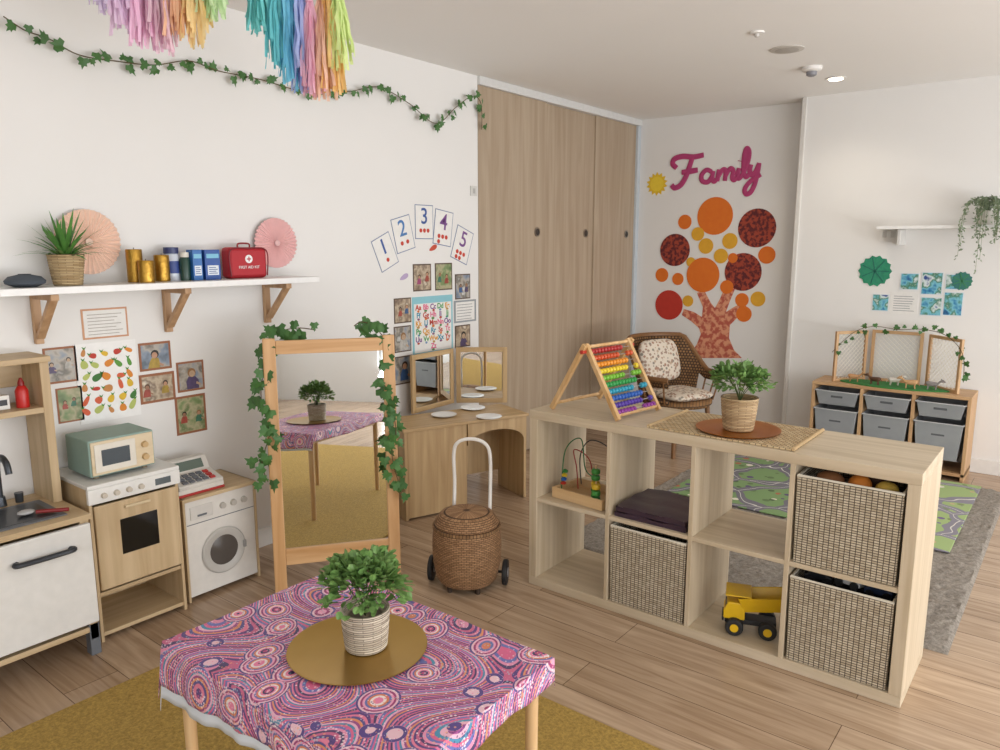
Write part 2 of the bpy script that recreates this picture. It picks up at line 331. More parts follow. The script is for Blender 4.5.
# ---------- things on top of the unit ----------
t=thing('woven_runner','flat beige woven mat with darker lattice bands on shelf','mat',(-.99,2.665,KH+.0005))
def lattice(n,c1,c2):
    m,nt,b=newmat(n,.85); tc=N(nt,'ShaderNodeTexCoord')
    br=N(nt,'ShaderNodeTexBrick',{'Scale':1.,'Brick Width':.02,'Row Height':.014,'Mortar Size':.0014,'Color1':lin(c1),'Color2':lin(c2),'Mortar':lin(dark(c2,.6))}); nt.links.new(tc.outputs['Object'],br.inputs[0])
    nt.links.new(br.outputs[0],b.inputs['Base Color']); bumpit(nt,b,br.outputs[1],-.5,.002); return m
lm=lattice('runner','#d6c09a','#b89a70')
MB().box(-.27,.27,-.175,.175,0,.006).build('weave',lm,t,bevel=.002)
for x in (-.265,.265):
    MB().tube([(x,-.172,.006),(x,.172,.006)],.0065,8).build('edge_braid',M('#c9ac80',.9,ns=150,bump=.6),t,smooth=True)
gold=M('#b5924c',.3,.8,c2='#a07e3a',ns=8); gold2=M('#c07a2c',.3,.7,c2='#a8641e',ns=9)
def bush(t,cz,rx,rz_,n,L,W,mat=GREEN,name='foliage'):
    mb=MB()
    for i in range(n):
        d=rv(); 
        if d.z<-.35: d.z=-d.z
        k=rnd(.35,1)**.6*(1+.12*math.sin(3*math.atan2(d.y,d.x)+d.z*4)); p=V((d.x*rx*k,d.y*rx*k,cz+d.z*rz_*k)); dd=(d+rv()*.6+V((0,0,.15))).normalized()
        rleaf(mb,p,dd,(rv()*.7+V((0,0,1.2))).normalized(),L*rnd(.6,1.2),W*rnd(.6,1.2))
    mb.build(name,mat,t,smooth=False,keepn=True)
def stems(t,z0,cz,rx,n,mat):
    mb=MB()
    for i in range(n):
        a=rnd(0,2*PI); r=rx*rnd(.2,.8); mb.tube(cr([(0,0,z0),(math.cos(a)*r*.3,math.sin(a)*r*.3,(z0+cz)/2),(math.cos(a)*r,math.sin(a)*r,cz+rnd(-.01,.04))],4),.0013,5)
    mb.build('stem',mat,t)
def ripple(r0,r1,h,n=9,amp=.0035):
    out=[(0,0),(r0*.95,0)]
    for j in range(n*6+1):
        f=j/(n*6); out.append((r0+(r1-r0)*f**.8+amp*abs(math.sin(PI*f*n)),.001+f*h))
    return out
def potted(name,lab,loc,r0,r1,h,potmat,rx,rz_,n,L,rn=9,amp=.0035):
    t=thing(name,lab,'potted plant',loc)
    pr=ripple(r0,r1,h,rn,amp); pr+=[(r1-.006,h),(r1-.008,h-.018),(0,h-.02)]
    MB().lathe(pr,32).build('pot',potmat,t,smooth=True)
    stems(t,h-.02,h+rz_*.7,rx,16,M('#4a5a2c',.7)); bush(t,h+rz_*.5,rx,rz_*.68,n,L,L*.8)
    return t
pl=onZ(738,430,KH+.007); pl=V((pl.x,pl.y,KH+.0068))
t=thing('round_plate','coppery gold round plate on the woven mat','plate',pl); MB().lathe([(0,0),(.13,0),(.148,.006),(.15,.009),(.146,.009),(.128,.003),(0,.003)],48).build('plate',gold2,t,smooth=True)
def strawm(n,c1,c2,c3): return weave(n,c1,c2,c3,.05,.0055,.0009,cyl=.06,bump=.8)
potted('potted_plant','bushy green plant in straw-wrapped tan pot on shelf unit',(pl.x,pl.y,pl.z+.0035),.052,.066,.12,strawm('straw_tan','#c9ae86','#a88c66','#7a6246'),.105,.10,620,.025,12,.0016)
# abacus: two A frames seen side on, bead plane sloping down to the right
t=thing('abacus','wooden A-frame abacus with sloping rows of rainbow beads on shelf','abacus',(-1.535,2.665,KH),math.radians(82))
aw=wood('abacus_wood','#d8b484','#c1965f','z',.45)
AX=.135; FY=.165; AZ=.27; LL=math.hypot(FY,AZ)+.012; an=math.atan2(FY,AZ)
for s in (-1,1):
    mb=MB(); mb.box(-.009,.009,-.01,.01,0,LL); mb.xf(0,Matrix.Translation((s*AX,-FY,.006))@Matrix.Rotation(-an,4,'X')); mb.build('front_leg',aw,t,bevel=.002)
    mb=MB(); mb.box(-.009,.009,-.01,.01,0,LL); mb.xf(0,Matrix.Translation((s*(AX+.019),FY,.006))@Matrix.Rotation(an,4,'X')); mb.build('rear_leg',aw,t,bevel=.002)
    MB().cyl((s*(AX-.002),.0,AZ-.012),(s*(AX+.034),.0,AZ-.012),.008,n=12).build('pivot',M('#c23a2a',.4),t)
for y_,z_ in ((-FY+.008,.022),(FY-.012,.028),(0,AZ+.006)): MB().cyl((-AX,y_,z_),(AX,y_,z_),.007,n=8).build('cross_bar',aw,t)
bc=['#b33030','#d0562a','#e8952a','#ecd034','#7cbc3c','#2f9c4c','#2f9cb8','#2f62b8','#5a3fa4','#96409c']
for j in range(10):
    f=.07+j*.093; z=AZ*(1-f)+.006; y=-FY*f
    MB().cyl((-AX,y,z),(AX,y,z),.0018,n=6).build('rod',M('#c8c8c8',.3,.9),t)
    me=MB().lathe([(.002,-.0092),(.009,-.0075),(.0122,0),(.009,.0075),(.002,.0092)],10).xf(0,Matrix.Rotation(PI/2,4,'Y')).build('bead',M(bc[j],.35),t,smooth=True)
    mm_=(10,8,10,9,7,10,8,10,9,6)[j]
    for k in range(10):
        c=me if k==0 else me.copy()
        if k: COL.objects.link(c)
        c.location=((-AX+.019+k*.0202) if k<mm_ else (AX-.019-(9-k)*.0202),y,z)
# ---------- foreground table ----------
TX0,TX1,TY0,TY1,TZ=-1.668,-.89,.808,1.33,.5
t=thing('play_table','low white child table with pale wooden legs','table',((TX0+TX1)/2,(TY0+TY1)/2,0)); hx=(TX1-TX0)/2; hy=(TY1-TY0)/2
bx('table_top',M('#e8e6e0',.4),t,-hx,hx,-hy,hy,TZ-.022,TZ,.004)
lgw=wood('leg_wood','#d9b88c','#c79f70','z',.5)
for sx in (-1,1):
    for sy in (-1,1): MB().cyl((sx*(hx-.035),sy*(hy-.035),.0125 ),(sx*(hx-.035),sy*(hy-.035),TZ-.022),.013,.016,16).build('leg',lgw,t,smooth=True)
for sy in (-1,1): bx('apron',lgw,t,-hx+.05,hx-.05,sy*(hy-.035)-.009,sy*(hy-.035)+.009,TZ-.06,TZ-.022)
def cloth_mat():
    m,nt,b=newmat('dot_painting_cloth',.5); tc=N(nt,'ShaderNodeTexCoord')
    nz=N(nt,'ShaderNodeTexNoise',{'Scale':3.2,'Detail':1.}); nt.links.new(tc.outputs['Object'],nz.inputs['Vector'])
    sc=N(nt,'ShaderNodeVectorMath',operation='SCALE'); sc.inputs['Scale'].default_value=.10; nt.links.new(nz.outputs['Color'],sc.inputs[0])
    ad=N(nt,'ShaderNodeVectorMath',operation='ADD'); nt.links.new(tc.outputs['Object'],ad.inputs[0]); nt.links.new(sc.outputs[0],ad.inputs[1])
    vo=N(nt,'ShaderNodeTexVoronoi',{'Scale':9.}); nt.links.new(ad.outputs[0],vo.inputs['Vector'])
    n3=N(nt,'ShaderNodeTexNoise',{'Scale':3.6,'Detail':0.}); nt.links.new(tc.outputs['Object'],n3.inputs['Vector'])
    near=math_(nt,'LESS_THAN',vo.outputs['Distance'],.42)
    p1=math_(nt,'MULTIPLY',vo.outputs['Distance'],2.4); p2=math_(nt,'MULTIPLY',n3.outputs[0],11.)
    fr1=math_(nt,'FRACT',p1); fr2=math_(nt,'FRACT',p2)
    cA=['#e8a0b8','#b8487c','#3f3560','#e884a8','#f0e0e0','#d8845c','#6c74b0','#e8a4c0','#a03c74','#e8c0cc','#5a4888']
    cB=['#c8688c','#4c3c68','#e090b0','#6c74b4','#d86890','#4f8fb0','#eab4c8','#9c4c8c','#e09468','#5c5490','#e0809c','#5c4480']
    A_=ramp(nt,fr1,[(i/11,c) for i,c in enumerate(cA)],True); B_=ramp(nt,fr2,[(i/12,c) for i,c in enumerate(cB)],True)
    base=mix(nt,B_,A_,near)
    v2=N(nt,'ShaderNodeTexVoronoi',{'Scale':135.,'Randomness':.5}); nt.links.new(tc.outputs['Object'],v2.inputs['Vector'])
    dm=math_(nt,'LESS_THAN',v2.outputs['Distance'],.38)
    fr3=math_(nt,'FRACT',math_(nt,'ADD',math_(nt,'MULTIPLY',n3.outputs[0],19.),math_(nt,'MULTIPLY',vo.outputs['Distance'],2.)))
    dc=ramp(nt,fr3,[(0,'#f4dce4'),(.25,'#e86898'),(.4,'#a4c8dc'),(.56,'#f0a878'),(.7,'#443670'),(.82,'#f8f0f0')],True)
    nt.links.new(mix(nt,base,dc,math_(nt,'MULTIPLY',dm,.72)),b.inputs['Base Color']); bumpit(nt,b,nz.outputs[0],.1); return m
t=thing('tablecloth','pink and purple dot-painting tablecloth draped over the low table','tablecloth',((TX0+TX1)/2,(TY0+TY1)/2,TZ))
def cloth(dx0,dx1,dy0,dy1,zoff,out,wav,ph=0):
    mb=MB()
    def axis(h,d0,d1): return [-h-d0*(1-i/9) for i in range(9)]+[-h+2*h*i/44 for i in range(45)]+[h+d1*(i+1)/9 for i in range(9)]
    X=axis(hx,dx0,dx1); Y=axis(hy,dy0,dy1); g=[]
    for x in X:
        row=[]
        for y in Y:
            cx=max(-hx,min(hx,x)); cy_=max(-hy,min(hy,y)); ex=x-cx; ey=y-cy_; dr=math.hypot(ex,ey)
            px=cx; py=cy_; 
            if dr>0:
                wv_=out+wav*(dr/.12)*(.5+.35*math.sin(38*cx+33*cy_+ph)+.15*math.sin(90*cx+71*cy_))
                px+=(ex/dr)*wv_; py+=(ey/dr)*wv_
            z=zoff-dr*(.93+.12*math.sin(9*cx+7*cy_)) if dr>0 else zoff+.0014*math.sin(21*x+3)*math.sin(17*y)
            row.append(mb.v((px,py,z)))
        g.append(row)
    for i in range(len(X)-1):
        for j in range(len(Y)-1): mb.f([g[i][j],g[i+1][j],g[i+1][j+1],g[i][j+1]])
    return mb
cloth(.10,.07,.105,.055,.006,.003,.016).build('cloth',cloth_mat(),t,smooth=True,solid=.001,keepn=True)
cloth(.11,.05,.135,.03,.003,.001,.013).build('lining',M('#dde2ea',.8,c2='#ccd4de',ns=15),t,smooth=True,solid=.001,keepn=True)
gp=onZ(358,648,TZ+.008); gp.z=TZ+.0085
t=thing('round_plate','large flat gold round plate on the patterned tablecloth','plate',gp); MB().lathe([(0,0),(.15,0),(.162,.004),(.163,.006),(.158,.006),(.148,.003),(0,.003)],56).build('plate',gold,t,smooth=True)
potted('potted_plant','leafy green plant in grey-beige wrapped pot on foreground table',(gp.x+R.x*.016,gp.y+R.y*.016+.005,gp.z+.0035),.048,.057,.096,strawm('straw_grey','#cfc2ae','#aa9c88','#6e6458'),.09,.105,720,.024,12,.0014)
# ---------- rugs ----------
def carpet(n,c1,c2,ns,st):
    m,nt,b=newmat(n,.95); tc=N(nt,'ShaderNodeTexCoord'); a=N(nt,'ShaderNodeTexNoise',{'Scale':ns,'Detail':8.,'Roughness':.8}); nt.links.new(tc.outputs['Object'],a.inputs['Vector'])
    nt.links.new(ramp(nt,a.outputs[0],[(.36,c2),(.62,c1)]),b.inputs['Base Color']); bumpit(nt,b,a.outputs[0],st,.01); return m
tag(MB().box(-2.40,.35,-.6,1.82,.0005,.012).build('area_rug',carpet('mustard','#c9a552','#8f7234',110,.9),bevel=.005),'mustard yellow rug under the low foreground table','rug')
def shag(x0,x1,y0,y1,h,nx,ny):
    mb=MB(); g=[[mb.v((x0+(x1-x0)*i/nx,y0+(y1-y0)*j/ny,h+(rnd(-.006,.004) if 0<i<nx and 0<j<ny else -h+.001))) for j in range(ny+1)] for i in range(nx+1)]
    for i in range(nx):
        for j in range(ny): mb.f([g[i][j],g[i+1][j],g[i+1][j+1],g[i][j+1]])
    return mb
tag(shag(-1.95,-.27,2.93,5.18,.014,120,140).build('area_rug',carpet('greyrug','#b0a79b','#7c736a',60,1.),smooth=True,keepn=True),'grey shaggy rug behind the cube shelf unit','rug')
def road(n,base,c2,c3,roadc):
    m,nt,b=newmat(n,.85); tc=N(nt,'ShaderNodeTexCoord'); nz=N(nt,'ShaderNodeTexNoise',{'Scale':2.5}); nt.links.new(tc.outputs['Object'],nz.inputs['Vector'])
    sc=N(nt,'ShaderNodeVectorMath',operation='SCALE'); sc.inputs['Scale'].default_value=.3; nt.links.new(nz.outputs['Color'],sc.inputs[0])
    ad=N(nt,'ShaderNodeVectorMath',operation='ADD'); nt.links.new(tc.outputs['Object'],ad.inputs[0]); nt.links.new(sc.outputs[0],ad.inputs[1])
    vo=N(nt,'ShaderNodeTexVoronoi',{'Scale':3.8},feature='DISTANCE_TO_EDGE'); nt.links.new(ad.outputs[0],vo.inputs['Vector'])
    vc=N(nt,'ShaderNodeTexVoronoi',{'Scale':17.}); nt.links.new(tc.outputs['Object'],vc.inputs['Vector'])
    sp=N(nt,'ShaderNodeSeparateColor'); nt.links.new(vc.outputs['Color'],sp.inputs[0])
    blob=math_(nt,'LESS_THAN',vc.outputs['Distance'],.36)
    r=ramp(nt,sp.outputs[0],[(0,base),(.3,dark(base,.8)),(.5,c2),(.6,base),(.72,c3),(.82,dark(base,.7)),(.93,'#e6e0d0')],True)
    r=mix(nt,lin(base),r,blob)
    c=mix(nt,r,lin(roadc),math_(nt,'LESS_THAN',vo.outputs['Distance'],.10))
    c=mix(nt,c,lin('#dcdad2'),math_(nt,'LESS_THAN',vo.outputs['Distance'],.008)); nt.links.new(c,b.inputs['Base Color']); return m
def mat_(x0,x1,y0,y1,mat,lab,rz):
    t=MB().box(-(x1-x0)/2,(x1-x0)/2,-(y1-y0)/2,(y1-y0)/2,0,.006).build('play_mat',mat,None,bevel=.002,loc=((x0+x1)/2,(y0+y1)/2,.0185),rot=(0,0,rz)); tag(t,lab,'play mat','printed road play mats')
mat_(-1.84,-1.10,3.92,4.92,road('roadA','#7c9a66','#5f5076','#b06850','#74717b'),'green road play mat seen through the shelf cubes',0)
mat_(-1.02,-.40,3.92,5.16,road('roadB','#a2b87c','#7c6a92','#c8b088','#8c8893'),'light green road play mat right of the shelf unit',0)
# ---------- wall shelf + its things ----------
shw=M('#f1f0ee',.35); brw=wood('bracket_wood','#c6a07a','#aa845e','z',.5)
SZ=1.275; t=thing('wall_shelf','white wall shelf on three wooden brackets','shelf',(-2.83,.93,SZ),PI/2)
bx('board',shw,t,0,1.31,0,.22,0,.025)
for u in (44,176,276):
    x=onX(u,315,-2.97).y-.93; mb=MB(); mb.box(x-.014,x+.014,.196,.219,-.19,-.001); mb.box(x-.014,x+.014,.03,.196,-.024,-.001)
    k=mb.mark(); mb.box(-.014,.014,-.009,.009,-.0,.205); mb.xf(k,Matrix.Translation((x,.193,-.165))@Matrix.Rotation(math.radians(45),4,'X')); mb.build('bracket',brw,t,bevel=.002)
ST=SZ+.0255
def sh(u,X=-2.94,v=281): return (X,onX(u,v,X).y,ST)
t=thing('smart_speaker','dark grey rounded pebble speaker at shelf end','speaker',sh(25,-2.92)); MB().lathe([(0,0),(.035,.0),(.062,.012),(.064,.022),(.05,.036),(.02,.043),(0,.044)],32).build('fabric_body',M('#4c535c',.9,ns=200,bump=.2),t,smooth=True); MB().lathe([(0,.0435),(.02,.0435),(.02,.045),(0,.045)],20).build('top_button',M('#2c3036',.6),t)
def fan(lab,u,v,r,c,X=-3.025):
    p=onX(u,v,X); t=thing('paper_fan',lab,'paper fan',mw=Matrix.Translation(p)@BL.to_4x4(),group='pleated paper fans')
    mb=MB(); n=72; c0=[mb.v((.012*math.cos(2*PI*i/n),.012*math.sin(2*PI*i/n),.004+.004*(i%2))) for i in range(n)]; c1=[mb.v((r*math.cos(2*PI*i/n),r*math.sin(2*PI*i/n),-.006+.014*(i%2))) for i in range(n)]
    for i in range(n): mb.f([c0[i],c1[i],c1[(i+1)%n],c0[(i+1)%n]])
    mb.build('pleats',M(c,.8),t,keepn=True); MB().cyl((0,0,.0),(0,0,.013),.014,n=16).build('centre_disc',M(dark(c,.92),.8),t)
fan('large peach pleated paper fan behind the spiky plant',88,242,.122,'#f8d8c4'); fan('pink pleated paper fan behind the red first aid bag',276,243,.115,'#f2c6c4')
t=thing('potted_plant','spiky green plant in straw pot on the wall shelf','potted plant',sh(68,-2.93))
MB().lathe(ripple(.046,.06,.11,12,.0016)+[(.054,.11),(.052,.095),(0,.092)],28).build('pot',strawm('straw_shelf','#cdb48a','#a98e64','#7a6242'),t,smooth=True)
mb=MB()
for i in range(46):
    a=i*2.4; e=.35+1.0*(i/46); L=rnd(.15,.22); d=V((math.cos(a)*math.cos(e),math.sin(a)*math.cos(e),math.sin(e))); sd=d.cross(V((0,0,1))).normalized(); pr=None
    for j in range(5):
        f=j/4; p=V((0,0,.095))+d*L*f+V((0,0,-.07*f*f*math.cos(e))); w_=.009*(1-f)**.6*(.6+f)+.0004; cur=(mb.v(p-sd*w_),mb.v(p+V((0,0,-.003*(1-f)))),mb.v(p+sd*w_))
        if pr: mb.f([pr[0],pr[1],cur[1],cur[0]]); mb.f([pr[1],pr[2],cur[2],cur[1]])
        pr=cur
for q in mb.bm.verts: q.co.x=max(q.co.x,-.075-.02*abs(q.co.z))
mb.build('leaves',M('#2e6e30',.45,c2='#6fa04c',ns=18),t,smooth=True,keepn=True)
cg=M('#c49a44',.32,.9,c2='#9a7430',ns=90,bump=.3)
for u,X,r,h,lab in ((136,-2.97,.030,.128,'tallest gold pillar candle, at left of the three'),(147,-2.90,.030,.085,'shortest gold pillar candle, at the front'),(163,-2.95,.029,.105,'middle height gold pillar candle, at right of the three')):
    t=thing('pillar_candle',lab,'candle',sh(u,X),0,'gold pillar candles'); MB().lathe([(0,0),(r*.98,0),(r,.004),(r,h-.004),(r*.95,h),(r*.7,h-.006),(0,h-.008)],28).build('wax',cg,t,smooth=True); MB().cyl((0,0,h-.008),(.001,0,h+.006),.0014,n=6).build('wick',M('#2c261e',.9),t)
t=thing('jar','navy and white lidded jar behind the gold candles','jar',sh(173,-2.98)); MB().lathe([(0,0),(.027,0),(.028,.004),(.028,.105),(.024,.11),(0,.11)],24).build('glass',M('#cfd6e2',.25),t,smooth=True); MB().lathe([(0,.11),(.029,.11),(.029,.135),(0,.136)],24).build('lid',M('#2a3566',.4),t,smooth=True); MB().lathe([(.0285,.03),(.0285,.08)],24).build('label_band',M('#34498a',.5),t,smooth=True)
t=thing('jar','small dark green jar beside the blue boxes','jar',sh(186,-2.95)); MB().lathe([(0,0),(.02,0),(.021,.085),(.016,.095),(0,.095)],24).build('glass',M('#26463c',.3),t,smooth=True); MB().lathe([(0,.095),(.018,.095),(.018,.115),(0,.115)],24).build('lid',M('#d8d4c8',.4),t,smooth=True)
for u,w_,c,lab in ((199,.042,'#2f6cb2','narrow light blue box with white label on the shelf'),(214,.07,'#1f4f9c','wider dark blue box with white label beside the red bag')):
    t=thing('card_box',lab,'box',sh(u,-2.92),PI/2,'blue card boxes'); bx('carton',M(c,.4),t,-w_/2,w_/2,0,.05,0,.125); bx('label_panel',M('#e2e8ee',.5),t,-w_*.36,w_*.36,-.001,.0,.02,.06,0); bx('top_stripe',M('#7ec0dc',.5),t,-w_*.4,w_*.4,-.001,.0,.09,.108,0)
    mb=MB()
    for k in range(4): mb.box(-w_*.28,w_*(.28-.1*(k%2)),-.0014,-.001,.026+k*.008,.029+k*.008)
    mb.build('label_print',M('#3c5a94',.5),t)
t=thing('first_aid_bag','red zipped first aid kit bag with white emblem','bag',sh(250,-2.93),PI/2); rd=M('#b3202c',.6)
mb=MB(); mb.box(-.095,.095,0,.07,0,.135); mb.build('bag',rd,t,bevel=.016,smooth=True)
MB().tube(cr([(-.09,-.002,.01),(-.09,-.002,.12),(0,-.002,.13),(.09,-.002,.12),(.09,-.002,.01)]),.003,6).build('zip',M('#7c1420',.5),t,smooth=True)
MB().tube(cr([(-.03,.035,.132),(-.025,.035,.15),(.025,.035,.15),(.03,.035,.132)]),.004,6).build('handle',M('#8c1822',.6),t,smooth=True)
mb=MB(); mb.cyl((0,-.0015,.084),(0,.002,.084),.018,n=28); mb.build('emblem',M('#f2f2f2',.5),t); bx('cross',rd,t,-.010,.010,-.0025,-.001,.0815,.0865,0); bx('cross',rd,t,-.0025,.0025,-.0026,-.001,.074,.094,0)
text('FIRST AID KIT',.017,M('#f4f4f4',.5),t,(0,-.0016,.048),(PI/2,0,0))
# ---------- wall prints, left wall ----------
def printmat(n,cs,sc,rough=.35):
    m,nt,b=newmat(n,rough); oi=N(nt,'ShaderNodeObjectInfo'); tc=N(nt,'ShaderNodeTexCoord')
    nz=N(nt,'ShaderNodeTexNoise',{'Detail':3.},noise_dimensions='4D'); nz.inputs['Scale'].default_value=sc; nt.links.new(tc.outputs['Object'],nz.inputs['Vector']); nt.links.new(math_(nt,'MULTIPLY',oi.outputs['Random'],60.),nz.inputs['W'])
    nt.links.new(ramp(nt,nz.outputs[0],[(.33+.36*i/(len(cs)-1),c) for i,c in enumerate(cs)]),b.inputs['Base Color']); return m
def sheet(name,lab,cat,rc,w,fm,rot=0,group=None,off=.0003,th=.002):
    c,ww,hh=rect(*rc,w); t=thing(name,lab,cat,mw=WM(c,w,rot,off),group=group)
    MB().box(-ww/2,ww/2,-hh/2,hh/2,0,th).build('sheet',fm,t); return t,ww,hh
PBM=[printmat('photo_scene_a',['#5c7048','#7c9060','#b0a888','#64784c','#d0c8ac'],14.),printmat('photo_scene_b',['#6c5c4c','#94806c','#c0b098','#847260','#dcd0bc'],15.),printmat('photo_scene_c',['#5c6874','#8490a0','#b0a89c','#6c6860','#d0d0cc'],13.)]
def photo(rc,w,lab,frame='#9c6444',bord=.07,rot=0,group='mounted photo prints',pm=None):
    t,ww,hh=sheet('photo_print',lab,'photo',rc,w,M(frame,.6),rot,group); b=bord*ww
    x0,x1,y0,y1=-ww/2+b,ww/2-b,-hh/2+b,hh/2-b
    if pm: MB().box(x0,x1,y0,y1,.002,.003).build('picture',pm,t); return
    mb=MB(); mb.box(x0,x1,y0,y1,.002,.0026); mats=[random.choice(PBM)]; W2=x1-x0; H2=y1-y0
    n=random.choice((1,2,2))
    for i in range(n):
        hd=min(W2/n,H2)*.16; cx_=x0+W2*((i+.5)/n+rnd(-.1,.1)); hy_=y0+H2*rnd(.5,.66); tl=rnd(-.5,.5)*hd
        cs=[random.choice(['#b85484','#4870a8','#c8a848','#d8d4cc','#4c886c','#b85444','#64547c']),random.choice(['#cc9c7c','#a87c60','#d0b090']),random.choice(['#382820','#5c4028','#241e1a','#946c44'])]
        k=len(mats); mats+= [M(cs[0],.4,c2=dark(cs[0],.6),ns=60),M(cs[1],.4,c2=dark(cs[1],.75),ns=80),M(cs[2],.4)]
        def el(cx,cy,rx,ry,z,mi): mb.mi=mi; mb.poly([(max(x0,min(x1,cx+rx*math.cos(2*PI*j/12))),cy+ry*math.sin(2*PI*j/12),z) for j in range(12)])
        by=max(y0,hy_-hd*4.); q=lambda x:max(x0,min(x1,x)); mb.mi=k; mb.poly([(q(cx_-hd*1.7+tl),by,.003),(q(cx_+hd*1.5+tl),by,.003),(q(cx_+hd*1.5+tl),hy_-hd*1.9,.003),(cx_+hd*.9,hy_-hd*.9,.003),(cx_-hd*.9,hy_-hd*.8,.003),(q(cx_-hd*1.6),hy_-hd*2.,.003)])
        mb.mi=k+1; mb.poly([(q(cx_+hd*1.2),hy_-hd*2.2,.0031),(q(cx_+hd*2.3),hy_-hd*2.9,.0031),(q(cx_+hd*2.1),hy_-hd*3.3,.0031),(q(cx_+hd),hy_-hd*2.8,.0031)])
        el(cx_,hy_+hd*.15,hd*1.1,hd*1.15,.0031,k+2); el(cx_+tl*.3,hy_-hd*.15,hd*.8,hd*.85,.0033,k+1)
    mb.build('picture',mats,t,keepn=True)
paper=M('#eeece8',.7)
for rc,lab in (((44,347,77,383),'brown-edged photo left of the vegetable poster, upper one'),((57,387,83,422),'brown-edged photo left of the vegetable poster, lower one'),((139,342,171,370),'wide photo right of vegetable poster, topmost'),((140,373,175,402),'wide photo right of vegetable poster, just below the topmost'),((177,361,204,391),'photo at far right of kitchen wall display, upper'),((176,395,206,433),'tall photo at far right of kitchen wall display, lower')): photo(rc,'L',lab)
def lines(t,w,h,n,c='#8a8a90',x=.38,top=.3,bot=-.35,z=.0022):
    mb=MB()
    for i in range(n):
        y=h*(top+(bot-top)*i/max(1,n-1)); mb.box(-w*x,w*x*rnd(.5,1),y-h*.012,y+h*.012,z,z+.0004)
    mb.build('text_lines',M(c,.7),t)
t,w_,h_=sheet('notice','white notice with orange border under shelf','notice',(82,308,128,338),'L',M('#d09c78',.6)); MB().box(-w_*.46,w_*.46,-h_*.44,h_*.44,.002,.003).build('paper',paper,t); lines(t,w_,h_,7,c='#b0a8a0',z=.003)
t,w_,h_=sheet('vegetable_poster','white poster covered with drawn vegetables and fruit','poster',(78,342,139,420),'L',M('#f6f5f2',.5))
VC=['#c23a2a','#df8a2a','#5c9a3a','#8a3f6c','#e0b82e','#3f7a34','#d8603a','#b8c46a','#6c3a4c','#c98a4c']; mb=MB()
mats=[M(c,.6) for c in VC]+[M('#4c8a34',.6)]
for i in range(5):
    for j in range(6):
        mb.mi=random.randrange(10); x=-w_*.37+w_*.185*i+rnd(-.006,.006); y=h_*.36-h_*.145*j+rnd(-.006,.006); a=rnd(.014,.024); b=rnd(.008,.015); ph=rnd(0,PI)
        mb.poly([(x+a*math.cos(q)*math.cos(ph)*(1+.25*math.cos(q))-b*math.sin(q)*math.sin(ph),y+a*math.cos(q)*math.sin(ph)*(1+.25*math.cos(q))+b*math.sin(q)*math.cos(ph),.0024) for q in [k*PI/7 for k in range(14)]])
        mb.mi=10; ex,ey=x+a*math.cos(ph)*1.1,y+a*math.sin(ph)*1.1
        mb.poly([(ex-.003,ey,.0027),(ex+.003,ey,.0027),(ex+.009,ey+.012,.0027),(ex+.001,ey+.006,.0027),(ex-.008,ey+.012,.0027)])
mb.build('drawings',mats,t,keepn=True)
for s_,u,v,rot,wd_ in (('1',385,252,24,19),('2',403,234,14,19),('3',424,222,0,18),('4',443,228,-8,18),('5',462,245,-20,17)):
    c=PW(u,v,'L'); ww=(PW(u+wd_/2,v,'L')-PW(u-wd_/2,v,'L')).length; hh=ww*1.3
    t=thing('number_card','white card showing number %s and %s small pictures'%(s_,{'1':'one','2':'two','3':'three','4':'four','5':'five'}[s_]),'card',mw=WM(c,'L',math.radians(rot),.0003),group='number cards fanned on the wall')
    MB().box(-ww/2,ww/2,-hh/2,hh/2,0,.0015).build('border',M('#7c88a8',.6),t); MB().box(-ww*.47,ww*.47,-hh*.475,hh*.475,.0015,.002).build('paper',paper,t)
    text(s_,ww*.85,M('#3c5a9c' if s_ in '13' else ('#4a7cb8' if s_=='2' else '#7a4a8c'),.6),t,(0,hh*.15,.0024),name='numeral',off=.001); k=int(s_); mb=MB()
    for i in range(k): mb.ell((-ww*.3+ww*.6*((i%3)+.5)/min(3,k) ,-hh*.25-(i//3)*ww*.2,.0024),ww*.085,ww*.085,.0006,8)
    mb.build('picture_dots',M('#c8402e',.6),t)
for i,(rc,lab) in enumerate([((413,264,431,291),'photo above alphabet poster, left of the top row'),((435,263,452,290),'photo above alphabet poster, middle of the top row'),((455,274,470,299),'photo above alphabet poster, right of the top row'),((394,298,411,323),'photo left of alphabet poster, upper one'),((394,326,411,352),'photo left of alphabet poster, middle one'),((394,356,412,384),'photo left of alphabet poster, lowest, behind the ivy'),((455,325,470,347),'photo right of alphabet poster under the grey notice')]): photo(rc,'L',lab,'#5c483a',.05)
t,w_,h_=sheet('alphabet_poster','pale blue and white alphabet poster with coloured letters','poster',(413,296,453,353),'L',M('#8fc8d4',.6)); MB().box(-w_*.46,w_*.46,-h_*.46,h_*.38,.002,.0026).build('paper',paper,t)
AL='ABCDEFGHIJKLMNOPQRSTUVWXYZ'; AC=['#c23a2a','#2c8fae','#e0a02e','#3f9f4c','#7a3f8c','#e0608c']
PCm=['#d8762e','#5a8f4c','#b84a3a','#6c8fb8','#b8924a','#8c5a7c']
mb=MB()
for i,ch in enumerate(AL):
    x=-w_*.36+w_*.18*(i%5) if i<25 else 0; y=h_*.315-h_*.138*(i//5)
    text(ch+ch.lower(),w_*.125,M(AC[i*5%6],.6),t,(x,y,.003),name='letter_pair',off=.0012)
    mb.mi=i%6; mb.ell((x+rnd(-.004,.004),y-h_*.062,.0028),rnd(.009,.014),rnd(.006,.009),.0005,8)
mb.build('small_pictures',[M(c,.6) for c in PCm],t)
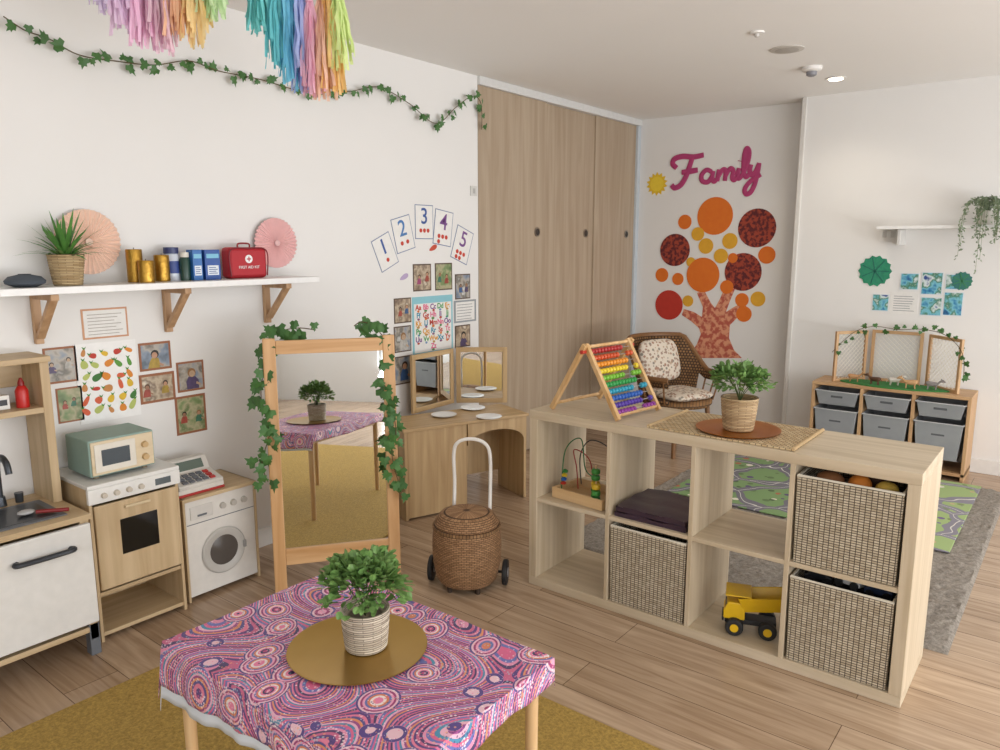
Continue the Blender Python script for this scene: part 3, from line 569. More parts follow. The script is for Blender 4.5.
t,w_,h_=sheet('notice','grey bordered small notice right of the alphabet poster','notice',(454,300,476,322),'L',M('#9aa0a4',.6)); MB().box(-w_*.42,w_*.42,-h_*.42,h_*.42,.002,.0026).build('paper',paper,t); lines(t,w_,h_,6,z=.0026)
for u,v,c,lab in ((433,248,'#c8503a','small red leaf cutout under the number cards'),(404,277,'#b9a6c8','small lilac leaf cutout left of the photos')):
    mb=MB(); r=.035
    mb.prism([(r*math.cos(q),r*.4*math.sin(q)*(1+.3*math.cos(q))) for q in [k*PI/8 for k in range(16)]],0,.001); tag(mb.build('leaf_cutout',M(c,.7),mw=WM(PW(u,v,'L'),'L',.4,.0003)),lab,'cutout')
t,w_,h_=sheet('light_switch','small white wall switch plate beside the wood panels','switch',(470,186,476,196),'L',M('#d8d6d2',.4),th=.008); MB().box(-.01,.01,-.015,.015,.008,.011).build('rocker',M('#b8b6b2',.4),t)
# ---------- ivy ----------
def garland(name,lab,pts,nf,L,step,spread=.02,mat=IVYG,dens=1,clampx=None):
    t=thing(name,lab,'garland',pts[0]); o0=V(pts[0]); P=[p-o0 for p in cr(pts,10)]
    MB().tube(P,.0022,5).build('vine',M('#5a4a2c',.8),t,smooth=True); mb=MB(); acc=0
    for i in range(len(P)-1):
        seg=(P[i+1]-P[i]); acc+=seg.length
        while acc>step:
            acc-=step
            for _ in range(dens):
                n=(V(nf)+rv()*.45).normalized(); ivy(mb,P[i]+rv()*spread+V(nf)*.012,(rv()+V((0,0,-.5))),n,L*rnd(.65,1.15))
    if clampx is not None:
        for q in mb.bm.verts: q.co.x=max(q.co.x,clampx-o0.x)
    mb.build('leaves',mat,t,keepn=True)
gp_=[(0,18),(22,32),(45,40),(75,56),(110,62),(150,66),(185,62),(215,72),(255,80),(300,92),(345,92),(375,88),(405,104),(432,124),(452,108),(468,97),(477,104),(478,130)]
garland('ivy_garland','green ivy garland swagged high across the white wall',[PW(u,v,'L')+V((.03,0,0)) for u,v in gp_],(1,0,0),.043,.036,.018,dens=1,clampx=-3.045)
garland('ivy_garland','ivy garland hung over left side of easel mirror',[at(u,v,d) for u,v,d in ((316,330,3.12),(298,328,3.1),(280,332,3.08),(264,345,3.06),(272,360,3.06),(262,380,3.06),(262,405,3.05),(270,430,3.05),(262,462,3.04),(268,482,3.04))],(.6,-.75,.1),.05,.026,.032,dens=2)
garland('ivy_garland','ivy garland hung over right side of easel mirror',[at(u,v,d) for u,v,d in ((354,326,3.15),(362,322,3.16),(376,328,3.17),(388,348,3.17),(384,370,3.17),(390,400,3.18),(396,430,3.18),(392,455,3.18),(402,494,3.18))],(.6,-.75,.1),.05,.026,.03,dens=2)
# ---------- tassel garlands ----------
def tissue(h):
    k='tissue'+h
    if k in MC: return MC[k]
    m,nt,b=newmat('tissue_'+h.strip('#'),.8); tc=N(nt,'ShaderNodeTexCoord'); nz=N(nt,'ShaderNodeTexNoise',{'Scale':40.}); nt.links.new(tc.outputs['Object'],nz.inputs['Vector'])
    c=mix(nt,lin(h),lin(dark(h,.95)),nz.outputs[0]); nt.links.new(c,b.inputs['Base Color'])
    tr=N(nt,'ShaderNodeBsdfTranslucent'); nt.links.new(c,tr.inputs[0]); ms=N(nt,'ShaderNodeMixShader'); ms.inputs[0].default_value=.4
    nt.links.new(b.outputs[0],ms.inputs[1]); nt.links.new(tr.outputs[0],ms.inputs[2]); nt.links.new(ms.outputs[0],nt.nodes['Material Output'].inputs[0]); MC[k]=m; return m
def tassel(t,p,L,c,n=54,sp=.046):
    mb=MB(); mb.cyl(p+V((0,0,.03)),p+V((0,0,-.012)),.008,.012,8)
    for i in range(n):
        a=rnd(0,2*PI); r=rnd(.2,1)*sp; LL=L*rnd(.75,1.05); tw=rnd(0,PI); pr=None
        for j in range(7):
            f=j/6; q=p+V((math.cos(a)*r*(f**.6)+rnd(-.004,.004),math.sin(a)*r*(f**.6)+rnd(-.004,.004),-LL*f)); tw+=rnd(-.8,.8); s=V((math.cos(tw),math.sin(tw),0))*.005
            cur=(mb.v(q-s),mb.v(q+s))
            if pr: mb.f([pr[0],pr[1],cur[1],cur[0]])
            pr=cur
    mb.build('tassel',tissue(c),t,keepn=True)
def tasselgar(lab,items,dep,ends):
    p0=at(items[0][0],items[0][1],dep); t=thing('tassel_garland',lab,'garland',p0); S_=[at(*e) for e in ends]
    P=[S_[0]]+[at(u,v-12,dep) for u,v,L,c in items]+[S_[1]]
    MB().tube([q-p0 for q in cr(P,5)],.0015,5).build('string',M('#e8e4dc',.8),t)
    for u,v,L,c in items: tassel(t,at(u,v,dep)-p0,L*dep/750,c)
tasselgar('pink, lilac and orange paper tassel garland at top left',[(100,-62,68,'#eee0fa'),(118,-60,86,'#f6dcf4'),(137,-60,100,'#fed4ee'),(155,-62,106,'#fee2ee'),(172,-62,94,'#fed4b0'),(190,-66,104,'#fee6ac'),(207,-66,80,'#def6c8')],2.1,((60,-130,2.2),(240,-120,2.15)))
tasselgar('teal, blue, lilac and orange paper tassel garland at top centre',[(256,-40,68,'#8ce6e6'),(274,-45,104,'#84e2ea'),(287,-30,110,'#8cdcf6'),(298,-25,108,'#c4d2fe'),(309,-2,92,'#fed0e4'),(320,-4,98,'#fedac4'),(328,-14,102,'#feda94'),(337,-12,78,'#ecfcb4')],2.3,((235,-120,2.2),(360,-100,2.5)))
# ---------- play kitchen ----------
ow=wood('kitchen_wood','#cdb590','#b69c76','x',.5); owz=wood('kitchen_wood_z','#cdb590','#b69c76','z',.5); gy=M('#686c72',.45); wht=M('#e6e4e0',.35)
t=thing('play_kitchen','wooden play kitchen with sink, white door and hutch','play kitchen',(-2.655,.36,0),PI/2)
WK=.715
for x in (.005,WK-.035): 
    bx('side_panel',owz,t,x,x+.03,.012,.39,.06,.505)
    for y in (.012,.35): bx('leg',gy,t,x-.002,x+.032,y,y+.04,0,.12)
bx('bottom_panel',ow,t,.035,WK-.035,.012,.39,.09,.11); bx('back_panel',ow,t,.035,WK-.035,.375,.39,.11,.505); bx('worktop',ow,t,0,WK,0,.395,.505,.525)
d=bx('door',wht,t,.36,WK-.008,-.008,.011,.13,.495,.004)
MB().tube(cr([(.47,-.008,.425),(.475,-.03,.425),(.63,-.03,.425),(.635,-.008,.425)]),.009,8).build('handle',M('#3a3c40',.35,.5),d,smooth=True)
d=bx('door',wht,t,.008,.354,-.008,.011,.13,.495,.004)
mb=MB(); mb.box(.36,.66,.05,.29,.525,.529); mb.build('sink_rim',gy,t,bevel=.002)
mb=MB(); mb.box(.385,.635,.075,.265,.5292,.5302); mb.build('sink_basin',M('#2c2e32',.3),t,bevel=.0003)
fm=M('#4c5056',.3,.6); fx=.55
mb=MB(); mb.tube(cr([(fx,.33,.525),(fx,.33,.66),(fx+.0,.31,.70),(fx,.27,.715),(fx,.23,.70),(fx,.215,.665)]),.011,10); mb.cyl((fx,.33,.525),(fx,.33,.56),.02,.016); mb.build('faucet',fm,t,smooth=True)
for s in (-1,1): MB().cyl((fx+s*.06,.33,.525),(fx+s*.06,.33,.56),.013,.015).build('tap_knob',fm,t,smooth=True)
for x in (.005,WK-.035): bx('hutch_side',owz,t,x,x+.03,.215,.39,.525,1.04)
bx('hutch_shelf',ow,t,.035,WK-.035,.215,.39,.86,.88); bx('hutch_top',ow,t,.0,WK,.205,.395,1.04,1.06); bx('hutch_rail',ow,t,.035,WK-.035,.375,.39,.94,1.04)
def khutch(x,y): return (-2.655-y,.36+x,.8805)
t=thing('sauce_bottle','red toy squeeze bottle on the play kitchen shelf','bottle',khutch(.635,.27)); MB().lathe([(0,0),(.02,0),(.021,.006),(.021,.06),(.014,.075),(.007,.08)],20).build('bottle',M('#c22420',.35),t,smooth=True); MB().lathe([(.011,.078),(.011,.088),(.004,.105),(0,.106)],16).build('cap',M('#8c1512',.4),t,smooth=True)
for x,lab in ((.575,'white toy carton with dark mark next to the red bottle'),(.515,'white toy carton at the left photo edge')):
    t=thing('toy_carton',lab,'toy food',khutch(x,.27),PI/2,'white toy cartons'); bx('carton',M('#e6e4de',.5),t,-.02,.02,0,.03,0,.05); bx('print_mark',M('#34363a',.5),t,-.012,.012,-.001,0,.015,.035,0)
t=thing('toy_spoon','red handled toy utensil on play kitchen worktop','toy utensil',(-2.75,1.0,.531)); MB().tube([(-.03,-.05,.008),(.03,.03,.008)],.007,8).build('handle',M('#8c1f1f',.4),t,smooth=True); MB().ell((-.05,-.075,.009),.022,.028,.008).build('bowl',M('#b8b8b8',.4),t,smooth=True)
# ---------- stove ----------
t=thing('toy_oven','wooden toy oven unit with dark glass door and white panel','toy oven',(-2.73,1.10,0),PI/2); W=.335; D=.31
for x in (0,W-.012): bx('side_panel',owz,t,x,x+.012,0,D,0,.585)
bx('back_panel',owz,t,.012,W-.012,D-.012,D,.03,.585); bx('bottom_panel',ow,t,.012,W-.012,.004,D-.012,.02,.035); bx('middle_shelf',ow,t,.012,W-.012,.004,D-.012,.175,.19)
bx('hob_top',wht,t,-.004,W+.004,-.01,D,.585,.6,.003); p=bx('control_panel',wht,t,-.004,W+.004,-.012,.006,.53,.585,.003)
for i in range(4): MB().cyl((.05+i*.045,-.012,.557),(.05+i*.045,-.024,.557),.011,.009,16).build('knob',M('#c9bfb0',.4),p,smooth=True)
bx('display',M('#5c6468',.2),p,.24,.30,-.0135,-.0115,.545,.57,0)
d=bx('door',owz,t,.014,W-.014,-.008,.008,.2,.52,.004); bx('window',M('#17181a',.08),d,.10,W-.095,-.0095,-.007,.315,.45,.001)
bx('handle',M('#d8c4a0',.5),d,.12,W-.12,-.018,-.008,.49,.5,.002)
t=thing('toy_microwave','small mint and pale wood toy microwave on the oven unit','toy microwave',(-2.775,1.135,.6005),PI/2); mint=M('#8fa9a0',.5)
bx('body',mint,t,0,.24,0,.19,.012,.148,.005)
f_=bx('front_panel',wood('mw','#dccbae','#cab692','x'),t,.006,.234,-.006,0,.018,.142,.002); bx('door',M('#e2dccf',.4),f_,.016,.165,-.010,-.006,.028,.132,.003); bx('window',M('#39434a',.12),f_,.04,.142,-.0118,-.0098,.05,.11,.001)
for z in (.052,.1): MB().cyl((.2,-.006,z),(.2,-.018,z),.013,.011,18).build('knob',M('#c9a878',.5),f_,smooth=True)
for x in (.03,.21):
    for y in (.03,.16): MB().cyl((x,y,0),(x,y,.013),.01).build('foot',M('#8a7a60',.6),t)
# ---------- washing machine ----------
wb=M('#dfdbd4',.4)
t=thing('toy_washing_machine','white toy washing machine with round dark porthole','toy washing machine',(-2.77,1.475,0),PI/2); W=.315
bx('body',wb,t,.0,W,0,.27,.018,.425,.004); bx('side_trim',owz,t,W,W+.01,-.004,.27,.0,.44); bx('side_trim',owz,t,-.01,0,-.004,.27,.0,.44); bx('top_panel',ow,t,-.012,W+.012,-.008,.272,.425,.44,.003)
bx('panel_seam',gy,t,.004,W-.004,-.0015,.0,.325,.328,0)
mb=MB(); mb.lathe([(.062,0),(.098,0),(.1,.006),(.094,.012),(.072,.012),(.064,.006)],40); mb.xf(0,Matrix.Translation((W/2,0,.18))@Matrix.Rotation(PI/2,4,'X')); d=mb.build('door_ring',M('#bdbab4',.45),t,smooth=True)
mb=MB(); mb.lathe([(0,0),(.068,0),(.066,.006),(.04,.012),(0,.014)],32); mb.xf(0,Matrix.Translation((W/2,0,.18))@Matrix.Rotation(PI/2,4,'X')); mb.build('porthole_glass',M('#55504c',.2),d,smooth=True)
bx('door_catch',M('#9a9a98',.3),d,W/2+.085,W/2+.098,-.02,-.01,.165,.195)
bx('drawer',M('#d4d0ca',.4),t,.02,.12,-.004,0,.345,.40,.002); bx('drawer_pull',gy,t,.05,.09,-.008,-.004,.355,.363,.001)
for x in (.165,.215,.265): MB().cyl((x,0,.372),(x,-.012,.372),.014,.012,18).build('knob',M('#b9b4ac',.4),t,smooth=True)
t=thing('toy_cash_register','white toy cash register with thin red base and grey keys','toy cash register',(-2.79,1.465,.4405),PI/2)
bx('base',M('#b8302c',.4),t,.0,.205,.0,.17,0,.010,.003); bx('drawer',M('#e2ded6',.4),t,.002,.203,.002,.168,.010,.030,.003)
mb=MB(); mb.prism([(0,.030),(.17,.030),(.17,.12),(.13,.12),(.1,.07),(0,.045)],-.2,-.005); mb.xf(0,Matrix(((0,0,-1,0),(1,0,0,0),(0,1,0,0),(0,0,0,1)))); mb.build('body',M('#dcd8d0',.4),t,bevel=.003)
mb=MB(); mb.box(.03,.175,-.001,.001,0,.04); mb.xf(0,Matrix.Translation((0,.1035,.077))@Matrix.Rotation(math.radians(-31),4,'X')); mb.build('screen',M('#6c7a70',.2),t)
for i in range(5):
    for j in range(3):
        mb=MB(); mb.box(.03+i*.03,.052+i*.03,0,.018,0,.006); mb.xf(0,Matrix.Translation((0,.012+j*.026,.048+j*.0065))@Matrix.Rotation(math.radians(14),4,'X')); mb.build('key',M('#c43430' if i==4 else '#6a6e76',.4),t,bevel=.001)
# ---------- easel mirror ----------
mirm,nt,b=newmat('mirror_glass',.015,1.)
tc=N(nt,'ShaderNodeTexCoord'); nz=N(nt,'ShaderNodeTexNoise',{'Scale':4.}); nt.links.new(tc.outputs['Object'],nz.inputs['Vector']); nt.links.new(mix(nt,(.84,.87,.87,1),(.88,.9,.9,1),nz.outputs[0]),b.inputs['Base Color'])
mw_=wood('mirror_wood','#d4aa7c','#bb8d5a','z',.5); mwx=wood('mirror_wood_x','#d4aa7c','#bb8d5a','x',.5)
t=thing('easel_mirror','tall wooden framed easel mirror standing on the floor','mirror',(-2.56,1.73,0),math.radians(54)); Wm=.53; lean=math.radians(2.2)
def ln(mb): return mb.xf(0,Matrix.Rotation(-lean,4,'X'))
for x in (0,Wm-.05): ln(MB().box(x,x+.05,0,.028,.004,1.075)).build('frame_post',mw_,t,bevel=.004)
ln(MB().box(.05,Wm-.05,.002,.026,1.01,1.065)).build('frame_rail',mwx,t,bevel=.003); ln(MB().box(.05,Wm-.05,.002,.026,.12,.19)).build('frame_rail',mwx,t,bevel=.003)
ln(MB().box(.045,Wm-.045,.012,.016,.185,1.015)).build('mirror_glass',mirm,t); ln(MB().box(.045,Wm-.045,.017,.022,.185,1.015)).build('backing_board',M('#a88c64',.7),t)
for x in (.01,Wm-.04): MB().tube([(x+.015,.065,.98),(x+.015,.30,.012)],.016,4).build('rear_leg',mw_,t)
MB().cyl((.03,.265,.15),(Wm-.03,.265,.15),.009).build('brace',mw_,t,smooth=True)
# ---------- vanity desk ----------
DX,DY=-2.735,2.67; rzd=math.radians(69.4)
t=thing('dressing_table','low wooden dressing table with cut-out front by wood panels','dressing table',(DX,DY,0),rzd); W=.76; D=.30
dw=wood('desk_wood','#c6a87c','#ae8e62','x',.5); dwz=wood('desk_wood_z','#c6a87c','#ae8e62','z',.5)
bx('table_top',dw,t,-.01,W+.01,-.01,D,.482,.5,.004)
for x in (0,W-.018): bx('side_panel',dwz,t,x,x+.018,.0,D-.01,0,.482)
bx('divider',dwz,t,.36,.378,.02,D-.01,0,.482); bx('front_panel',dwz,t,.018,.37,.0,.016,.01,.482); bx('back_panel',dwz,t,.018,W-.018,D-.025,D-.01,.1,.482)
mb=MB(); mb.prism([(.378,.482),(.378,.36)]+[(.378+.18-.18*math.cos(a),.36+.07*math.sin(a)) for a in [i*PI/10 for i in range(1,10)]]+[(W-.018,.36),(W-.018,.482)],-.016,0); mb.xf(0,Matrix.Rotation(PI/2,4,'X')); mb.build('arched_apron',dwz,t)
def foldmir(lab,a,b,z0,z1,name='framed_mirror'):
    a=V(a);b=V(b); d=(b-a); L=d.length; t=thing(name,lab,'mirror',(a.x,a.y,z0),math.atan2(d.y,d.x),'folding vanity mirrors'); f=.028; h=z1-z0
    bx('frame_post',dwz,t,0,f,0,.018,0,h); bx('frame_post',dwz,t,L-f,L,0,.018,0,h); bx('frame_rail',dw,t,f,L-f,0,.018,0,f); bx('frame_rail',dw,t,f,L-f,0,.018,h-f,h); bx('mirror_glass',mirm,t,f-.003,L-f+.003,.006,.010,f-.003,h-f+.003,0); bx('backing',dw,t,f-.003,L-f+.003,.011,.016,f-.003,h-f+.003,0)
foldmir('left wing of the wooden vanity mirror, facing the window',(-2.955,2.96),(-2.975,3.33),.5005,.835)
foldmir('right wing of the wooden vanity mirror, facing the camera',(-2.965,3.34),(-2.73,3.54),.5005,.84)
for u,v,lab in ((444,416,'white toy plate at left of the three on dressing table'),(473,409,'white toy plate at back of the three on dressing table'),(489,418,'white toy plate at right of the three on dressing table')):
    p=onZ(u,v,.5); t=thing('toy_plate',lab,'plate',(p.x,p.y,.5005),0,'toy plates on dressing table'); MB().lathe([(0,0),(.045,0),(.07,.008),(.072,.011),(.068,.011),(.044,.004),(0,.004)],32).build('plate',M('#f0efec',.25),t,smooth=True)
# ---------- wicker trolley ----------
wk=weave('wicker','#ad8660','#8c6846','#4c3420',.022,.0075,.0013,cyl=.15)
t=thing('wicker_trolley','brown wicker shopping trolley with white handle and black wheels','trolley',(-1.99,2.30,0),math.radians(30))
MB().lathe([(0,.03),(.118,.03),(.132,.05),(.145,.12),(.148,.18),(.146,.23),(.141,.262),(.13,.27)],36).build('basket',wk,t,smooth=True)
MB().lathe([(.134,.275),(.138,.285),(.130,.30),(.112,.325),(.08,.334),(0,.337)],36).build('lid',wk,t,smooth=True)
MB().lathe([(.13,.262),(.146,.266),(.146,.277),(.13,.281)],36).build('rim_braid',weave('braid','#a07c56','#785838','#4c3420',.014,.02,.002,cyl=.14),t,smooth=True)
MB().tube(cr([(-.08,.10,.2),(-.08,.14,.40),(-.08,.13,.545),(-.058,.12,.60),(0,.115,.618),(.058,.12,.60),(.08,.13,.545),(.08,.14,.40),(.08,.10,.2)]),.008,8).build('handle',M('#eeeae4',.4),t,smooth=True)
MB().cyl((-.168,.03,.055),(.168,.03,.055),.006).build('axle',M('#3a3a3c',.4),t)
for s in (-1,1):
    q=MB().cyl((s*.152,.03,.055),(s*.172,.03,.055),.055,n=24).build('wheel',M('#1c1c1e',.6),t,bevel=.004,smooth=True); MB().cyl((s*.150,.03,.055),(s*.175,.03,.055),.02,n=16).build('hub',M('#8a8a8c',.4),q,smooth=True)
for s in (-1,1): MB().cyl((s*.06,-.08,0),(s*.06,-.08,.05),.01,.012).build('front_foot',M('#3a2a1c',.7),t)
# ---------- rattan chair ----------
rt=weave('rattan','#966d44','#785632','#332212',.02,.02,.004,cyl=.27); rp=M('#8a6038',.5,c2='#6a4828',ns=60)
cx,cy2=-2.24,4.87; ca=math.radians(-22)
t=thing('rattan_armchair','brown curved rattan armchair in the far corner','chair',(cx,cy2,0),ca)
MB().lathe([(0,.34),(.23,.34),(.245,.355),(.245,.375),(.23,.385),(0,.38)],32).build('seat',weave('rs','#966d44','#785632','#332212',.03,.03,.003),t,smooth=True)
def armh(a): return .55+.24*min(1.,max(0,math.cos(a-PI))*1.5)**1.6
mb=MB(); gr=[]; angs=[math.radians(55+250*i/40) for i in range(41)]
def rr_(a,f): return .25+.05*f+.06*f*max(0,-math.cos(a))
for a in angs:
    hb=armh(a); gr.append([mb.v((rr_(a,j/6)*math.cos(a),rr_(a,j/6)*math.sin(a),.37+(hb-.37)*j/6)) for j in range(7)])
for i in range(40):
    for j in range(6):
        if armh(angs[i])>.60 or j>=4 or j==0: mb.f([gr[i][j],gr[i+1][j],gr[i+1][j+1],gr[i][j+1]])
tops=[tuple(r[-1].co) for r in gr]; bots=[tuple(r[0].co) for r in gr]
for q in [v_ for v_ in mb.bm.verts if not v_.link_faces]: mb.bm.verts.remove(q)
mb.build('back_shell',rt,t,smooth=True,solid=.012,keepn=True)
MB().tube(tops,.018,8).build('arm_rail',rp,t,smooth=True)
for i in list(range(0,14,3))+list(range(27,41,3)): MB().tube([bots[i],tops[i]],.006,6).build('arm_strut',rp,t,smooth=True)
for a in (45,135,225,315):
    r=math.radians(a); MB().cyl((.24*math.cos(r),.24*math.sin(r),0),(.21*math.cos(r),.21*math.sin(r),.35),.014,.017).build('leg',rp,t,smooth=True)
MB().tube([(.2*math.cos(q),.2*math.sin(q),.15) for q in [k*PI/12 for k in range(24)]],.008,6,True).build('stretcher_ring',rp,t,smooth=True)
def floral():
    m,nt,b=newmat('floral_cushion',.9); tc=N(nt,'ShaderNodeTexCoord'); vo=N(nt,'ShaderNodeTexVoronoi',{'Scale':42.,'Randomness':1.}); nt.links.new(tc.outputs['Object'],vo.inputs['Vector'])
    sp=N(nt,'ShaderNodeSeparateColor'); nt.links.new(vo.outputs['Color'],sp.inputs[0])
    c=ramp(nt,sp.outputs[0],[(0,'#9c8474'),(.3,'#b8a28c'),(.55,'#a4806c'),(.8,'#8c8478')],True)
    nt.links.new(mix(nt,lin('#d4c8b8'),c,math_(nt,'LESS_THAN',vo.outputs['Distance'],.45)),b.inputs['Base Color']); return m
FLO=floral()
def sq(x): return math.copysign(abs(x)**.5,x)
def cush(lab,loc,rot,sx,sy,sz):
    t=thing('cushion',lab,'cushion',loc); t.rotation_euler=rot; mb=MB()
    mb.ell((0,0,0),1,1,1,24)
    for q in mb.bm.verts:
        c=q.co.copy(); q.co=V((sx*sq(c.x),sy*sq(c.y),sz*c.z))
    mb.build('cover',FLO,t,smooth=True)
    MB().tube([(sx*.92*sq(math.cos(a)),sy*.92*sq(math.sin(a)),0) for a in [(k+.5)*PI/16 for k in range(32)]],.005,6,True).build('piping',M('#c9b49c',.8),t,smooth=True)
cush('floral patterned cushion lying flat on rattan armchair seat',(cx+.03*math.cos(ca),cy2+.03*math.sin(ca),.417),(0,0,ca),.19,.19,.033)
cush('floral patterned cushion leaning on rattan armchair back',(cx-.19*math.cos(ca),cy2-.19*math.sin(ca),.625),(0,math.radians(72),ca),.155,.18,.045)
# ---------- far storage unit ----------
t=thing('storage_unit','low pine storage frame holding grey tubs by far wall','storage unit',(-1.435,5.26,0)); W=.93; D=.30; Hh=.535
pw=wood('pine_x','#cda97e','#b58c64','x',.5); pwz=wood('pine_z','#cda97e','#b58c64','z',.5)
bx('top_panel',pw,t,0,W,0,D,Hh-.02,Hh); bx('bottom_panel',pw,t,0,W,0,D,.03,.05)
cwt=(W-.08)/3; cxs=[.02+i*(cwt+.02) for i in range(3)]
for x in (0,cxs[1]-.02,cxs[2]-.02,W-.02): bx('upright',pwz,t,x,x+.02,0,D,0 if x in (0,W-.02) else .05,Hh-.02)
for i in range(3):
    for z in (.485,.36): 
        for s in (cxs[i],cxs[i]+cwt-.008): bx('runner',pw,t,s,s+.008,.01,D-.01,z-.012,z-.004,0)
for i in range(3):
    for j,(z0,z1) in enumerate(((.385,.48),(.12,.355))):
        o=thing('storage_tub','grey plastic tub, %s of storage unit, %s'%(('left column','middle column','right column')[i],('upper row','lower row')[j]),'tub',(-1.435+cxs[i]+.009,5.252,z0),0,'grey tubs in storage unit')
        g_=M('#a0a2a4',.4,c2='#8c8e92',ns=10); MB().tray(.0,cwt-.018,0,.28,0,z1-z0,.005,.02).build('body',g_,o,bevel=.003)
        MB().tube([(-.003,-.004,z1-z0),(cwt-.015,-.004,z1-z0),(cwt-.015,.284,z1-z0),(-.003,.284,z1-z0)],.005,6,True).build('rim',M('#c0c2c3',.4),o,smooth=True)
        q=MB(); q.box(cwt/2-.045,cwt/2+.028,-.0,.004,-.016,.016); q.xf(0,Matrix.Translation((0,.006,(z1-z0)*.72))); q.build('hand_slot',M('#5c5e62',.5),o,bevel=.001)
UX,UY=-1.435,5.26
tag(MB().prism([(.33*math.cos(a),.12*math.sin(a)*(1+.1*math.sin(3*a))) for a in [k*PI/16 for k in range(32)]],0,.008).build('grass_mat',M('#3f8a44',.9,c2='#2c6a34',ns=60,bump=.5),loc=(UX+.47,UY+.13,Hh+.0005)),'green felt play mat on the far storage unit','mat')
def netpanel(lab,a,b,z0,z1):
    a=V(a); b=V(b); d=b-a; L=d.length; h=z1-z0; t=thing('net_panel',lab,'play fence',(a.x,a.y,z0),math.atan2(d.y,d.x),'wooden net panels'); f=.02
    for x in (0,L-f): bx('post',pwz,t,x,x+f,0,.018,0,h)
    for z in (0,h-f): bx('rail',pw,t,f,L-f,0,.018,z,z+f)
    mb=MB(); lo,hi=f,L-f; hh=h-2*f; st=.032; k=int((hi-lo+hh)/st)+1
    for s in (1,-1):
        for i in range(k):
            x0=(lo-hh+i*st) if s==1 else (lo+i*st); x1=x0+s*hh
            ta,tb=(lo-x0)/(x1-x0),(hi-x0)/(x1-x0); t0=max(0,min(ta,tb)); t1=min(1,max(ta,tb))
            if t1-t0>.02: mb.cyl((x0+(x1-x0)*t0,.009,f+hh*t0),(x0+(x1-x0)*t1,.009,f+hh*t1),.0016,n=4)
    mb.build('net',M('#eeeade',.8),t)
zt=Hh+.0005
netpanel('left wooden net panel of the play fence, angled',(UX+.12,UY+.06),(UX+.27,UY+.27),zt,zt+.34)
netpanel('middle wooden net panel of the play fence, facing front',(UX+.29,UY+.275),(UX+.60,UY+.275),zt,zt+.345)
netpanel('right wooden net panel of the play fence, angled',(UX+.63,UY+.27),(UX+.84,UY+.07),zt,zt+.34)
garland('leaf_garland','small leafy vine trailing along the net panels',[V((UX+.1,UY+.05,zt+.2)),V((UX+.2,UY+.15,zt+.33)),V((UX+.3,UY+.25,zt+.37)),V((UX+.45,UY+.25,zt+.36)),V((UX+.6,UY+.25,zt+.37)),V((UX+.75,UY+.12,zt+.35)),V((UX+.85,UY+.06,zt+.25)),V((UX+.87,UY+.05,zt+.08))],(0,-1,.1),.038,.045,.03,dens=1)
def animal(lab,x,y,rz,c,s=1.):
    t=thing('toy_animal',lab,'toy animal',(x,y,zt+.0085),rz,'small toy animals'); t.scale=(s,s,s); mb=MB()
    mb.tube(cr([(-.036,0,.034),(-.028,0,.036),(0,0,.034),(.024,0,.038),(.038,0,.05),(.046,0,.058)],4),[.006+.010*math.sin(PI*min(1,(i+2)/16)) for i in range(21)],10)
    mb.ell((.053,0,.058),.013,.008,.009,10); mb.ell((.064,0,.054),.008,.005,.005,8)
    for sx in (-.026,.02):
        for sy in (-.008,.008): mb.tube([(sx,sy,.03),(sx+(.003 if sx<0 else 0),sy,.016),(sx,sy,0)],[.006,.0038,.0035],7)
    mb.tube([(-.036,0,.036),(-.046,0,.03),(-.048,0,.018)],[.003,.002,.0015],6)
    for sy in (-1,1): mb.cyl((.048,sy*.006,.064),(.045,sy*.012,.072),.003,.001,6)
    mb.build('body',M(c,.6),t,smooth=True)
animal('light brown toy animal at left of the green play mat',UX+.24,UY+.10,.2,'#b98a5c'); animal('dark brown toy animal second from left on green mat',UX+.37,UY+.07,2.9,'#5c3c28'); animal('white toy animal in the centre of the green mat',UX+.48,UY+.12,.4,'#d8d0c4'); animal('tan toy animal right of centre on the green mat',UX+.58,UY+.06,3.3,'#c49a6c',1.1); animal('grey toy animal at right of the green play mat',UX+.70,UY+.1,.0,'#8a8480')
# ---------- right wall ----------
t=thing('wall_shelf','narrow white wall shelf at right with trailing plant','shelf',(-1.14,YR-.2,1.545)); bx('board',shw,t,0,1.2,0,.2,0,.02)
for x in (.12,1.0): bx('bracket',M('#d8d6d2',.4),t,x,x+.02,.03,.2,-.1,-.001)
pp=onY(985,224,YR-.1); t=thing('trailing_plant','grey-green plant trailing from the right wall shelf','potted plant',(pp.x,YR-.1,1.5655))
MB().lathe([(0,0),(.04,0),(.052,.06),(.054,.085),(.05,.085),(.046,.07),(0,.068)],24).build('pot',M('#cfcac0',.5),t,smooth=True)
st=MB(); lf=MB()
for i in range(19):
    a=rnd(PI*.95,2.15*PI); r=rnd(.05,.15); ln_=rnd(.02,.36) if math.cos(a)<.2 else rnd(0,.2)
    yy=max(-.17,math.sin(a)*r-.02); q=[(0,0,.07),(math.cos(a)*r*.5,yy*.5,.15),(math.cos(a)*r,min(yy,-.115) if ln_>.1 else yy,.10),(math.cos(a)*r*1.15,min(yy,-.12),.05-ln_)]
    P=cr(q,7); st.tube(P,.0012,4)
    for p in P[3:]:
        for _ in range(2): leaf(lf,p+rv()*.01,rv()+V((0,0,-.3)),rv(),.024,.012)
st.build('stem',M('#7c8a66',.7),t); lf.build('foliage',M('#8c9a7c',.7,c2='#5f7256',ns=40),t,keepn=True)
BM=printmat('ocean_print',['#1c3a6c','#2f7fae','#7cc0d0','#3f7a5c','#d8e4e4','#2c4a8c'],14.,.4)
